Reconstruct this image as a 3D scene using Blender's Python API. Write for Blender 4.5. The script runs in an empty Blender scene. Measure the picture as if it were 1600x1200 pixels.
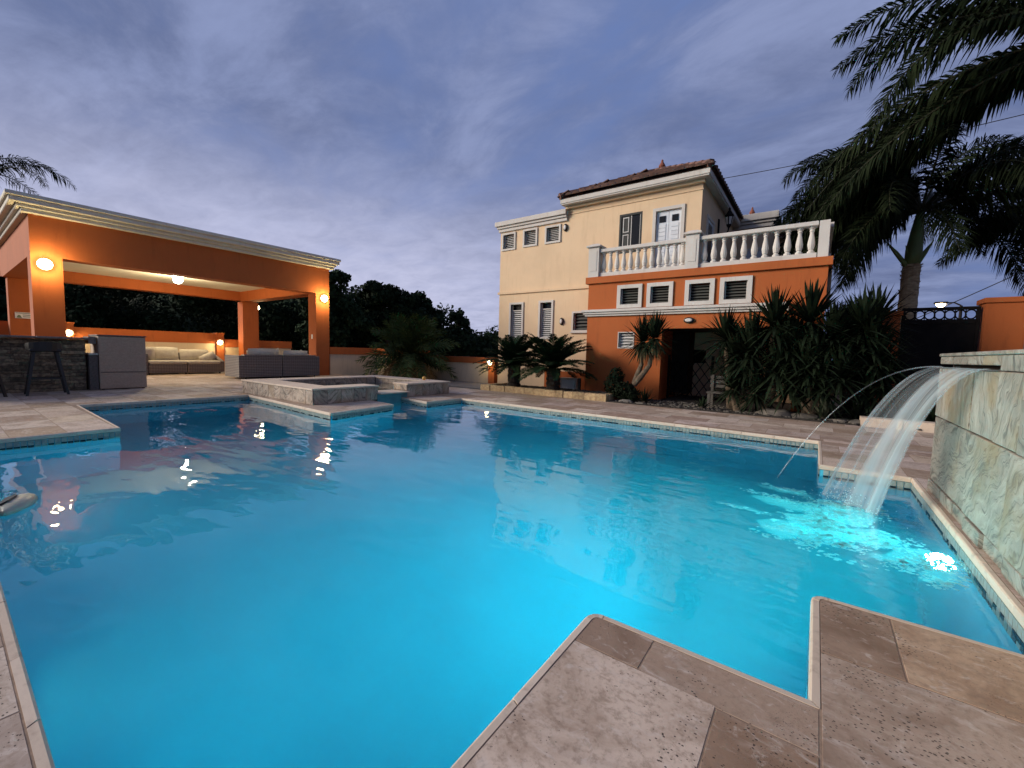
import bpy, math, random
from mathutils import Vector, Matrix
from mathutils.geometry import tessellate_polygon

RND = random.Random(11)
scene = bpy.context.scene
COL = scene.collection

# ------------------------------------------------------------------ camera, world, sun, exposure
def make_camera():
    yaw, pitch, roll = (math.radians(a) for a in (-35.795, -4.268, 1.521))
    f = Vector((math.sin(yaw)*math.cos(pitch), math.cos(yaw)*math.cos(pitch), math.sin(pitch)))
    r = Vector((math.cos(yaw), -math.sin(yaw), 0)); u = r.cross(f)
    c, s = math.cos(roll), math.sin(roll)
    r2 = c*r + s*u; u2 = -s*r + c*u
    m = Matrix(((r2.x, u2.x, -f.x, 0), (r2.y, u2.y, -f.y, 0), (r2.z, u2.z, -f.z, 1.0), (0, 0, 0, 1)))
    cam = bpy.data.cameras.new('camera'); o = bpy.data.objects.new('camera', cam)
    COL.objects.link(o); o.matrix_world = m
    cam.sensor_fit = 'HORIZONTAL'; cam.sensor_width = 36; cam.lens = 657.27*36/1600
    cam.clip_start = 0.05; cam.clip_end = 3000
    scene.camera = o
make_camera()

SUN_AZ = math.radians(-128)      # direction the light comes from, measured from +Y towards +X
SUN_EL = math.radians(19)
SUN_STRENGTH = 4.3
EXPOSURE = 0.0

def make_world():
    w = bpy.data.worlds.new('World'); scene.world = w; w.use_nodes = True
    nt = w.node_tree; N = nt.nodes; L = nt.links; N.clear()
    out = N.new('ShaderNodeOutputWorld'); bg = N.new('ShaderNodeBackground')
    L.new(bg.outputs[0], out.inputs[0])
    tc = N.new('ShaderNodeTexCoord')
    def math_(op, a, b=None, clamp=False):
        n = N.new('ShaderNodeMath'); n.operation = op; n.use_clamp = clamp
        for i, v in enumerate((a, b)):
            if v is None: continue
            if isinstance(v, (int, float)): n.inputs[i].default_value = v
            else: L.new(v, n.inputs[i])
        return n.outputs[0]
    def mix(fac, a, b, mode='MIX'):
        n = N.new('ShaderNodeMix'); n.data_type = 'RGBA'; n.blend_type = mode
        for s, v in ((n.inputs[0], fac), (n.inputs[6], a), (n.inputs[7], b)):
            if isinstance(v, (int, float)): s.default_value = v
            elif isinstance(v, tuple): s.default_value = (*v, 1)
            else: L.new(v, s)
        return n.outputs[2]
    def ramp(v, a, b):
        n = N.new('ShaderNodeMapRange'); n.interpolation_type = 'SMOOTHSTEP'
        L.new(v, n.inputs[0]); n.inputs[1].default_value = a; n.inputs[2].default_value = b
        return n.outputs[0]
    sep = N.new('ShaderNodeSeparateXYZ'); L.new(tc.outputs['Generated'], sep.inputs[0])
    X, Y, Z = sep.outputs
    zc = math_('ADD', math_('MAXIMUM', Z, 0.0), 0.16)
    px = math_('DIVIDE', X, zc); py = math_('DIVIDE', Y, zc)
    comb = N.new('ShaderNodeCombineXYZ'); L.new(px, comb.inputs[0]); L.new(py, comb.inputs[1])
    def noise(scale, rot, sc, det, rough, dist=0.0, off=(0, 0, 0)):
        mp = N.new('ShaderNodeMapping'); L.new(comb.outputs[0], mp.inputs[0])
        mp.inputs['Location'].default_value = off
        mp.inputs['Rotation'].default_value = (0, 0, math.radians(rot)); mp.inputs['Scale'].default_value = sc
        n = N.new('ShaderNodeTexNoise'); L.new(mp.outputs[0], n.inputs[0])
        n.inputs['Scale'].default_value = scale; n.inputs['Detail'].default_value = det
        n.inputs['Roughness'].default_value = rough; n.inputs['Distortion'].default_value = dist
        return n.outputs[0]
    big = noise(0.46, -25, (1.0, 1.5, 1), 5, 0.55, 0.6, (2.3, 1.4, 0))
    mid = noise(1.5, -20, (1.0, 1.5, 1), 8, 0.62, 0.6, (4.1, 2.7, 0))
    fine = noise(4.2, -10, (1.0, 1.35, 1), 6, 0.65, 0.4)
    sky = N.new('ShaderNodeTexSky'); sky.sky_type = 'NISHITA'; sky.sun_disc = False
    sky.sun_elevation = math.radians(1.0); sky.sun_rotation = SUN_AZ
    nish = mix(1.0, sky.outputs[0], (0.055, 0.055, 0.055), 'MULTIPLY')
    clear = mix(0.88, nish, (0.165, 0.245, 0.520))
    lightc = (0.268, 0.322, 0.535); darkc = (0.130, 0.162, 0.295)
    dens = math_('ADD', math_('MULTIPLY', big, 0.62), math_('MULTIPLY', mid, 0.38))
    tone = ramp(math_('ADD', math_('MULTIPLY', mid, 0.75), math_('MULTIPLY', fine, 0.25)), 0.34, 0.70)
    cloud = mix(tone, darkc, lightc)
    cover = math_('MULTIPLY', ramp(dens, 0.32, 0.52), 0.94)
    col = mix(cover, clear, cloud)
    # the afterglow on the western horizon, where the sun has gone down
    d = math_('ADD', math_('MULTIPLY', X, -0.97), math_('MULTIPLY', Y, 0.22))
    glow = math_('MULTIPLY', ramp(d, 0.35, 0.95), ramp(Z, 0.46, 0.10))
    glow = math_('MULTIPLY', glow, math_('ADD', 0.45, math_('MULTIPLY', fine, 0.75)))
    col = mix(glow, col, (0.62, 0.635, 0.84))
    L.new(col, bg.inputs[0]); bg.inputs[1].default_value = 1.0
make_world()

def make_sun():
    l = bpy.data.lights.new('sun', 'SUN'); l.energy = SUN_STRENGTH; l.angle = math.radians(24)
    l.color = (1.0, 0.90, 0.78)
    o = bpy.data.objects.new('sun', l); COL.objects.link(o)
    d = Vector((math.sin(SUN_AZ)*math.cos(SUN_EL), math.cos(SUN_AZ)*math.cos(SUN_EL), math.sin(SUN_EL)))
    o.rotation_euler = d.to_track_quat('Z', 'Y').to_euler(); o.location = (0, -20, 20)
make_sun()

scene.render.engine = 'CYCLES'
scene.view_settings.view_transform = 'Standard'; scene.view_settings.look = 'None'
scene.view_settings.exposure = EXPOSURE; scene.view_settings.gamma = 1.0
scene.view_settings.use_curve_mapping = False
cy = scene.cycles
cy.use_denoising = True
try: cy.denoiser = 'OPENIMAGEDENOISE'
except Exception: pass
cy.max_bounces = 10; cy.transparent_max_bounces = 24; cy.transmission_bounces = 8; cy.volume_bounces = 1
cy.sample_clamp_indirect = 3.0; cy.caustics_reflective = False; cy.caustics_refractive = True
cy.blur_glossy = 0.5

# ------------------------------------------------------------------ materials
MATS = {}
class NT:
    def __init__(s, name):
        s.m = bpy.data.materials.new(name); s.m.use_nodes = True
        s.t = s.m.node_tree; s.N = s.t.nodes; s.L = s.t.links; s.N.clear()
        s.out = s.N.new('ShaderNodeOutputMaterial')
        s.tc = s.N.new('ShaderNodeTexCoord'); s.info = s.N.new('ShaderNodeObjectInfo')
        MATS[name] = s.m
    def set(s, sock, v):
        if v is None: return
        if isinstance(v, (int, float)): sock.default_value = v
        elif isinstance(v, tuple):
            n = len(sock.default_value); sock.default_value = (*v, 1)[:n] if len(v) < n else v[:n]
        else: s.L.new(v, sock)
    def math(s, op, a, b=None, clamp=False):
        n = s.N.new('ShaderNodeMath'); n.operation = op; n.use_clamp = clamp
        s.set(n.inputs[0], a); s.set(n.inputs[1], b); return n.outputs[0]
    def mix(s, fac, a, b, mode='MIX'):
        n = s.N.new('ShaderNodeMix'); n.data_type = 'RGBA'; n.blend_type = mode
        s.set(n.inputs[0], fac); s.set(n.inputs[6], a); s.set(n.inputs[7], b); return n.outputs[2]
    def ramp(s, v, a, b, smooth=True):
        n = s.N.new('ShaderNodeMapRange')
        if smooth: n.interpolation_type = 'SMOOTHSTEP'
        s.L.new(v, n.inputs[0]); n.inputs[1].default_value = a; n.inputs[2].default_value = b
        return n.outputs[0]
    def coords(s, scale=(1, 1, 1), rot=(0, 0, 0), shift=True, which='Object'):
        v = s.tc.outputs[which]
        if shift:   # every object reads another patch of the texture
            a = s.N.new('ShaderNodeVectorMath'); a.operation = 'ADD'
            c = s.N.new('ShaderNodeCombineXYZ')
            for i, k in enumerate((37.0, 91.0, 53.0)):
                s.L.new(s.math('MULTIPLY', s.info.outputs['Random'], k), c.inputs[i])
            s.L.new(v, a.inputs[0]); s.L.new(c.outputs[0], a.inputs[1]); v = a.outputs[0]
        mp = s.N.new('ShaderNodeMapping'); s.L.new(v, mp.inputs[0])
        mp.inputs['Scale'].default_value = scale; mp.inputs['Rotation'].default_value = rot
        return mp.outputs[0]
    def noise(s, vec, scale, det=4, rough=0.55, dist=0.0):
        n = s.N.new('ShaderNodeTexNoise'); s.L.new(vec, n.inputs[0])
        n.inputs['Scale'].default_value = scale; n.inputs['Detail'].default_value = det
        n.inputs['Roughness'].default_value = rough; n.inputs['Distortion'].default_value = dist
        return n.outputs[0]
    def bump(s, h, strength=0.3, dist=0.01, normal=None):
        n = s.N.new('ShaderNodeBump'); n.inputs['Strength'].default_value = strength
        n.inputs['Distance'].default_value = dist; s.L.new(h, n.inputs['Height'])
        if normal is not None: s.L.new(normal, n.inputs['Normal'])
        return n.outputs[0]
    def principled(s, col, rough=0.7, normal=None, spec=0.4, **kw):
        p = s.N.new('ShaderNodeBsdfPrincipled'); s.set(p.inputs['Base Color'], col)
        s.set(p.inputs['Roughness'], rough); p.inputs['Specular IOR Level'].default_value = spec
        if normal is not None: s.L.new(normal, p.inputs['Normal'])
        for k, v in kw.items(): s.set(p.inputs[k], v)
        s.L.new(p.outputs[0], s.out.inputs[0]); return p

def simple(name, c1, c2=None, scale=6, rough=0.7, bump=0.0, bscale=120, var=0.0, stretch=(1, 1, 1), bdist=0.003, spec=0.4, metal=0.0):
    t = NT(name); v = t.coords(stretch)
    col = c1
    if c2: col = t.mix(t.ramp(t.noise(v, scale, 5, 0.6), 0.35, 0.65), c1, c2)
    if var:
        k = t.math('ADD', 1 - var, t.math('MULTIPLY', t.info.outputs['Random'], 2*var))
        if isinstance(col, tuple): col = t.mix(1.0, col, col)
        c = t.N.new('ShaderNodeCombineXYZ')
        for i in range(3): t.L.new(k, c.inputs[i])
        col = t.mix(1.0, col, c.outputs[0], 'MULTIPLY')
    nrm = t.bump(t.noise(v, bscale, 3, 0.6), bump, bdist) if bump else None
    t.principled(col, rough, nrm, spec, Metallic=metal)
    return t.m

def stucco(name, c, dark):
    t = NT(name); v = t.coords((1, 1, 1), shift=False)
    a = t.noise(v, 1.1, 5, 0.6); b = t.noise(t.coords((3, 3, 0.5), shift=False), 2.2, 5, 0.65)
    col = t.mix(t.ramp(a, 0.35, 0.7), c, tuple(x*0.90 for x in c))
    col = t.mix(t.math('MULTIPLY', t.ramp(b, 0.50, 0.74), 0.65), col, dark)
    st = t.noise(t.coords((5, 5, 0.22), shift=False), 2.6, 5, 0.7)
    col = t.mix(t.math('MULTIPLY', t.ramp(st, 0.58, 0.80), 0.40), col, tuple(x*0.62 for x in dark))
    fine = t.noise(v, 55, 4, 0.65)
    col = t.mix(t.math('MULTIPLY', t.ramp(fine, 0.45, 0.7), 0.12), col, dark)
    t.principled(col, 0.82, t.bump(fine, 0.35, 0.006), 0.25); return t.m
stucco('orange_stucco', (0.43, 0.112, 0.030), (0.31, 0.080, 0.022))
stucco('cream_stucco', (0.72, 0.525, 0.335), (0.60, 0.43, 0.27))
stucco('pale_stucco', (0.68, 0.54, 0.37), (0.54, 0.42, 0.29))
stucco('white_trim', (0.60, 0.56, 0.51), (0.45, 0.41, 0.36))
stucco('cornice_cream', (0.66, 0.62, 0.53), (0.54, 0.50, 0.42))
stucco('ceiling_white', (0.72, 0.68, 0.58), (0.62, 0.57, 0.48))
simple('shutter_white', (0.62, 0.65, 0.68), (0.55, 0.58, 0.62), rough=0.5)
simple('slat_white', (0.60, 0.58, 0.55), rough=0.5)
simple('slat_grey', (0.085, 0.085, 0.075), rough=0.45)
simple('black_paint', (0.012, 0.014, 0.012), rough=0.45)
simple('iron', (0.008, 0.007, 0.007), (0.013, 0.011, 0.010), rough=0.85, bump=0.2, spec=0.15)
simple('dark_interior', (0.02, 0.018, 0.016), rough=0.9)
simple('dark_glass', (0.012, 0.013, 0.015), rough=0.22, spec=0.25)
simple('roof_clay', (0.17, 0.085, 0.062), (0.10, 0.058, 0.046), scale=9, rough=0.8, bump=0.4, var=0.3)
simple('terracotta', (0.22, 0.07, 0.04), rough=0.8)
simple('wicker_dark', (0.11, 0.098, 0.09), (0.075, 0.066, 0.06), scale=30, rough=0.65, var=0.1)
simple('cushion', (0.55, 0.50, 0.40), (0.48, 0.43, 0.34), scale=8, rough=0.9, bump=0.3, bscale=14, bdist=0.02)
simple('stool_black', (0.016, 0.015, 0.014), rough=0.45)
simple('counter_stone', (0.20, 0.17, 0.14), (0.12, 0.10, 0.085), scale=14, rough=0.35)
simple('ledger_stone', (0.23, 0.175, 0.11), (0.09, 0.07, 0.048), scale=16, rough=0.85, bump=0.6, bscale=40, bdist=0.01, var=0.45)
simple('planter_stone', (0.52, 0.38, 0.20), (0.36, 0.24, 0.13), scale=16, rough=0.85, bump=0.6, bscale=30, bdist=0.01, var=0.25)
simple('soil', (0.045, 0.037, 0.03), (0.025, 0.02, 0.016), scale=14, rough=0.95, bump=0.8, bscale=40, bdist=0.02)
simple('river_stone', (0.16, 0.14, 0.115), (0.09, 0.08, 0.07), scale=10, rough=0.8, bump=0.5, bscale=40, var=0.4)
simple('earth', (0.05, 0.055, 0.03), (0.035, 0.03, 0.02), scale=0.6, rough=0.95)
simple('paving_grey', (0.16, 0.15, 0.15), (0.12, 0.115, 0.115), scale=3, rough=0.9, bump=0.3)
simple('dark_grout', (0.045, 0.036, 0.028), (0.03, 0.024, 0.02), rough=0.95)
simple('weathered_wood', (0.09, 0.08, 0.07), (0.06, 0.053, 0.047), rough=0.8)
simple('grout', (0.33, 0.23, 0.16), (0.23, 0.16, 0.11), scale=18, rough=0.95, bump=0.4, bscale=200)
simple('tile_dark', (0.012, 0.022, 0.028), (0.02, 0.035, 0.05), rough=0.25)
simple('tile_pale', (0.30, 0.35, 0.31), (0.20, 0.25, 0.23), scale=20, rough=0.3)
simple('plaster_blue', (0.07, 0.45, 0.60), (0.055, 0.41, 0.56), scale=1.5, rough=0.9)
simple('spa_plaster', (0.12, 0.30, 0.33), (0.09, 0.24, 0.27), rough=0.8)
simple('float_plastic', (0.42, 0.42, 0.34), (0.34, 0.34, 0.26), rough=0.4)
simple('yellow_plastic', (0.65, 0.36, 0.08), rough=0.5)
simple('steel', (0.35, 0.34, 0.32), rough=0.35, metal=0.8)
simple('cabinet_shell', (0.44, 0.33, 0.245), (0.36, 0.27, 0.20), scale=30, rough=0.6)
simple('sign_white', (0.75, 0.72, 0.66), rough=0.6)
simple('sign_dark', (0.05, 0.045, 0.04), rough=0.6)
simple('sign_green', (0.16, 0.20, 0.11), rough=0.6)
simple('cable_black', (0.02, 0.02, 0.025), rough=0.7)
# foliage
def foliage(name, c1, c2, rough=0.55, scale=1.5, trans=0.0):
    t = NT(name); v = t.coords()
    col = t.mix(t.ramp(t.noise(v, scale, 4, 0.6), 0.3, 0.7), c1, c2)
    k = t.math('ADD', 0.7, t.math('MULTIPLY', t.info.outputs['Random'], 0.6))
    c = t.N.new('ShaderNodeCombineXYZ')
    for i in range(3): t.L.new(k, c.inputs[i])
    col = t.mix(1.0, col, c.outputs[0], 'MULTIPLY')
    t.principled(col, max(rough, 0.75), None, 0.08); return t.m
foliage('leaf_tree', (0.018, 0.034, 0.013), (0.010, 0.020, 0.009), 0.7, 0.6)
foliage('leaf_hedge', (0.016, 0.030, 0.011), (0.009, 0.016, 0.007), 0.8, 0.12)
foliage('leaf_palm', (0.016, 0.024, 0.009), (0.009, 0.014, 0.006), 0.6)
foliage('leaf_cycad', (0.018, 0.036, 0.013), (0.012, 0.024, 0.009), 0.45, 3)
foliage('leaf_yucca', (0.014, 0.023, 0.011), (0.009, 0.015, 0.007), 0.45, 3)
foliage('leaf_agave', (0.075, 0.085, 0.055), (0.045, 0.055, 0.035), 0.5, 5)
foliage('leaf_dry', (0.34, 0.235, 0.11), (0.20, 0.13, 0.065), 0.8, 4)
foliage('leaf_olive', (0.058, 0.085, 0.030), (0.034, 0.055, 0.018), 0.6, 3)
simple('bark_dark', (0.045, 0.034, 0.025), (0.025, 0.019, 0.014), scale=12, rough=0.9, bump=0.6, bscale=40, bdist=0.01)
simple('bark_brown', (0.14, 0.10, 0.065), (0.075, 0.053, 0.035), scale=14, rough=0.9, bump=0.6, bscale=40, bdist=0.01)
simple('palm_bark', (0.52, 0.40, 0.24), (0.32, 0.24, 0.14), scale=9, rough=0.9, bump=0.5, bscale=40, bdist=0.01, stretch=(1, 1, 3))
simple('crownshaft_green', (0.19, 0.24, 0.085), (0.13, 0.17, 0.06), scale=4, rough=0.5, stretch=(1, 1, 0.3))
simple('frond_stem', (0.040, 0.040, 0.018), (0.025, 0.026, 0.012), rough=0.6)

def travertine():
    t = NT('travertine'); v = t.coords((1, 1, 1)); rnd = t.info.outputs['Random']
    pick = t.math('FRACT', t.math('MULTIPLY', rnd, 7.31))
    base = t.mix(t.ramp(pick, 0.15, 0.95), (0.62, 0.51, 0.415), (0.36, 0.26, 0.185))
    n1 = t.noise(v, 3.0, 6, 0.62, 0.6); n2 = t.noise(t.coords((1, 3.2, 1)), 4.5, 6, 0.66, 0.8)
    col = t.mix(t.math('MULTIPLY', t.ramp(n1, 0.42, 0.72), 0.75), base, (0.23, 0.150, 0.098))
    col = t.mix(t.math('MULTIPLY', t.ramp(n2, 0.50, 0.70), 0.55), col, (0.52, 0.44, 0.38))
    col = t.mix(1.0, col, t.info.outputs['Color'], 'MULTIPLY')
    sp = t.noise(v, 46, 5, 0.7); col = t.mix(t.math('MULTIPLY', t.ramp(sp, 0.46, 0.70), 0.6), col, (0.24, 0.17, 0.12))
    md = t.noise(t.coords((1, 1.8, 1), rot=(0, 0, .6)), 13, 6, 0.7, 0.8); col = t.mix(t.math('MULTIPLY', t.ramp(md, 0.54, 0.70), 0.55), col, (0.25, 0.17, 0.115)); col = t.mix(t.math('MULTIPLY', t.ramp(md, 0.46, 0.32), 0.45), col, (0.66, 0.57, 0.49))
    # open pits, gathered in patches
    vor = t.N.new('ShaderNodeTexVoronoi'); t.L.new(t.coords((1, 1.5, 1)), vor.inputs[0]); vor.inputs['Scale'].default_value = 66
    patch = t.ramp(t.noise(v, 5.0, 5, 0.65), 0.38, 0.62)
    lim = t.math('MULTIPLY', patch, 0.25)
    wob = t.math('ADD', vor.outputs['Distance'], t.math('MULTIPLY', t.math('SUBTRACT', t.noise(v, 120, 2, 0.5), 0.5), 0.30))
    pit = t.math('LESS_THAN', wob, lim)
    vo2 = t.N.new('ShaderNodeTexVoronoi'); t.L.new(t.coords((1, 2.2, 1), rot=(0, 0, .5)), vo2.inputs[0]); vo2.inputs['Scale'].default_value = 150
    patch2 = t.ramp(t.noise(t.coords((1.0, 2.0, 1)), 3.1, 5, 0.7), 0.46, 0.70)
    pit = t.math('MAXIMUM', pit, t.math('LESS_THAN', t.math('ADD', vo2.outputs['Distance'], t.math('MULTIPLY', t.math('SUBTRACT', sp, 0.5), 0.5)), t.math('MULTIPLY', patch2, 0.30)))
    crk = t.noise(t.coords((2.0, 9.0, 1), rot=(0, 0, .35)), 3.0, 6, 0.7, 1.2)
    pit = t.math('MAXIMUM', pit, t.math('MULTIPLY', t.ramp(crk, 0.70, 0.74), 0.7))
    col = t.mix(t.math('MULTIPLY', pit, 0.9), col, (0.045, 0.032, 0.024))
    h = t.math('SUBTRACT', t.math('MULTIPLY', sp, 0.35), pit)
    t.principled(col, t.math('ADD', 0.55, t.math('MULTIPLY', n1, 0.25)), t.bump(h, 0.5, 0.004), 0.35); return t.m
travertine()

def coping_mat():
    t = NT('coping_travertine'); v = t.coords(); k = t.info.outputs['Random']
    col = t.mix(k, (0.66, 0.54, 0.42), (0.55, 0.44, 0.335))
    col = t.mix(t.math('MULTIPLY', t.ramp(t.noise(v, 14, 5, 0.65), 0.5, 0.75), 0.5), col, (0.26, 0.18, 0.13))
    t.principled(col, 0.6, t.bump(t.noise(v, 60, 4, 0.6), 0.3, 0.003), 0.35)
coping_mat()

def zebra(name, a, b, c, ochre):
    t = NT(name); v = t.coords((1, 1, 1)); rnd = t.info.outputs['Random']
    # slow warp so that the veins swirl and fold inside a stone
    wn = t.N.new('ShaderNodeTexNoise'); t.L.new(v, wn.inputs[0]); wn.inputs['Scale'].default_value = 3.4; wn.inputs['Detail'].default_value = 3
    sub = t.N.new('ShaderNodeVectorMath'); sub.operation = 'SUBTRACT'; t.L.new(wn.outputs[1], sub.inputs[0]); sub.inputs[1].default_value = (.5, .5, .5)
    scl = t.N.new('ShaderNodeVectorMath'); scl.operation = 'SCALE'; t.L.new(sub.outputs[0], scl.inputs[0]); scl.inputs['Scale'].default_value = 0.30
    add = t.N.new('ShaderNodeVectorMath'); t.L.new(v, add.inputs[0]); t.L.new(scl.outputs[0], add.inputs[1])
    vr = t.N.new('ShaderNodeVectorRotate'); vr.rotation_type = 'X_AXIS'; t.L.new(add.outputs[0], vr.inputs['Vector'])
    t.L.new(t.math('MULTIPLY', t.math('SUBTRACT', rnd, 0.5), 2.6), vr.inputs['Angle'])
    vz = t.N.new('ShaderNodeVectorRotate'); vz.rotation_type = 'Z_AXIS'; t.L.new(vr.outputs[0], vz.inputs['Vector']); vz.inputs['Angle'].default_value = 0.5
    mp = t.N.new('ShaderNodeMapping'); t.L.new(vz.outputs[0], mp.inputs[0]); mp.inputs['Scale'].default_value = (4, 30, 3.2)
    f1 = t.noise(mp.outputs[0], 1.0, 5, 0.62)
    mp2 = t.N.new('ShaderNodeMapping'); t.L.new(vz.outputs[0], mp2.inputs[0]); mp2.inputs['Scale'].default_value = (8, 85, 6)
    f2 = t.noise(mp2.outputs[0], 1.0, 4, 0.6)
    n = t.noise(v, 4, 5, 0.6, 0.6)
    col = t.mix(t.ramp(n, 0.3, 0.7), a, b)
    col = t.mix(t.math('MULTIPLY', t.ramp(f1, 0.52, 0.64), 0.75), col, c)
    col = t.mix(t.math('MULTIPLY', t.ramp(f1, 0.48, 0.36), 0.45), col, tuple(min(1, x*1.28) for x in a))
    col = t.mix(t.math('MULTIPLY', t.ramp(f2, 0.53, 0.66), 0.75), col, c)
    oc = t.math('FRACT', t.math('MULTIPLY', rnd, 5.7))
    col = t.mix(t.math('MULTIPLY', t.ramp(t.math('ADD', t.noise(v, 2.6, 4, 0.6), t.math('MULTIPLY', oc, 0.22)), 0.60, 0.84), 0.6), col, ochre)
    k = t.math('ADD', 0.72, t.math('MULTIPLY', oc, 0.30)); cc = t.N.new('ShaderNodeCombineXYZ')
    for i in range(3): t.L.new(k, cc.inputs[i])
    col = t.mix(1.0, col, cc.outputs[0], 'MULTIPLY')
    h = t.math('ADD', t.math('MULTIPLY', t.math('ADD', f1, f2), -0.5), t.noise(v, 30, 4, 0.6))
    t.principled(col, 0.62, t.bump(h, 0.45, 0.006), 0.35)
zebra('zebra_quartzite', (0.40, 0.35, 0.285), (0.27, 0.235, 0.19), (0.10, 0.085, 0.07), (0.32, 0.20, 0.09))
zebra('tub_quartzite', (0.52, 0.42, 0.33), (0.38, 0.305, 0.24), (0.09, 0.072, 0.06), (0.30, 0.20, 0.11))

def wicker():
    t = NT('wicker_weave'); v = t.coords((1, 1, 1), shift=False)
    w = t.N.new('ShaderNodeTexWave'); w.bands_direction = 'Z'; t.L.new(v, w.inputs['Vector']); w.inputs['Scale'].default_value = 6.5
    w2 = t.N.new('ShaderNodeTexWave'); w2.bands_direction = 'DIAGONAL'; t.L.new(t.coords((1, 1, 0.0001), shift=False), w2.inputs['Vector']); w2.inputs['Scale'].default_value = 9
    n = t.noise(v, 22, 4, 0.6)
    f = t.math('ADD', t.math('MULTIPLY', w.outputs['Fac'], 0.7), t.math('MULTIPLY', w2.outputs['Fac'], 0.3))
    col = t.mix(t.ramp(f, 0.25, 0.75), (0.10, 0.080, 0.066), (0.235, 0.195, 0.165))
    col = t.mix(t.math('MULTIPLY', t.ramp(n, 0.45, 0.7), 0.4), col, (0.10, 0.085, 0.075))
    t.principled(col, 0.6, t.bump(f, 0.6, 0.008), 0.35)
wicker()

def water_mat():
    t = NT('pool_water'); v = t.coords((1, 1, 1), rot=(0, 0, math.radians(18)), shift=False)
    st = t.coords((0.55, 1.5, 1), rot=(0, 0, math.radians(40)), shift=False)
    h1 = t.noise(st, 1.9, 2, 0.45, 0.4); h2 = t.noise(st, 5.5, 2, 0.5, 0.3)
    va = t.N.new('ShaderNodeVectorMath'); t.L.new(v, va.inputs[0]); va.inputs[1].default_value = (7.3, 2.1, 0)
    amp = t.ramp(t.noise(va.outputs[0], 0.33, 2, 0.5), 0.36, 0.64)
    h = t.math('ADD', t.math('MULTIPLY', h1, 1.0), t.math('MULTIPLY', h2, 0.16))
    h = t.math('MULTIPLY', h, t.math('ADD', 0.30, t.math('MULTIPLY', amp, 0.55)))
    # choppy water round the spot where the waterfall lands
    dv = t.N.new('ShaderNodeVectorMath'); dv.operation = 'DISTANCE'; t.L.new(t.tc.outputs['Object'], dv.inputs[0]); dv.inputs[1].default_value = (0.30, 3.6, -0.105)
    chop = t.math('MULTIPLY', t.ramp(dv.outputs['Value'], 1.5, 0.25), 0.32)
    h = t.math('ADD', h, t.math('MULTIPLY', t.noise(t.coords(shift=False), 11, 3, 0.55, 0.5), chop))
    p = t.principled((1, 1, 1), 0.0, t.bump(h, 0.42, 0.055), 0.5)
    p.inputs['IOR'].default_value = 1.33; p.inputs['Transmission Weight'].default_value = 1.0
    ab = t.N.new('ShaderNodeVolumeAbsorption'); ab.inputs['Color'].default_value = (0.0, 0.82, 0.91, 1); ab.inputs['Density'].default_value = 0.36
    sc = t.N.new('ShaderNodeVolumeScatter'); sc.inputs['Color'].default_value = (0.72, 0.93, 1.0, 1)
    sc.inputs['Density'].default_value = 0.13; sc.inputs['Anisotropy'].default_value = 0.35
    ad = t.N.new('ShaderNodeAddShader'); t.L.new(ab.outputs[0], ad.inputs[0]); t.L.new(sc.outputs[0], ad.inputs[1])
    t.L.new(ad.outputs[0], t.out.inputs['Volume'])
water_mat()

def emit(name, col, s):
    t = NT(name); e = t.N.new('ShaderNodeEmission'); e.inputs[0].default_value = (*col, 1); e.inputs[1].default_value = s
    t.L.new(e.outputs[0], t.out.inputs[0])
emit('lamp_glow', (1.0, 0.80, 0.45), 26)
emit('lamp_glow_white', (1.0, 0.90, 0.70), 30)
emit('street_glow', (1.0, 0.72, 0.36), 60)
emit('pool_lens', (0.55, 1.0, 0.95), 40)

def foam_mat():
    t = NT('foam'); d = t.N.new('ShaderNodeBsdfDiffuse'); d.inputs[0].default_value = (0.85, 0.88, 0.88, 1)
    tr = t.N.new('ShaderNodeBsdfTranslucent'); tr.inputs[0].default_value = (0.85, 0.95, 0.95, 1)
    m = t.N.new('ShaderNodeMixShader'); m.inputs[0].default_value = 0.95
    t.L.new(d.outputs[0], m.inputs[1]); t.L.new(tr.outputs[0], m.inputs[2]); t.L.new(m.outputs[0], t.out.inputs[0])
foam_mat()

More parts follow.
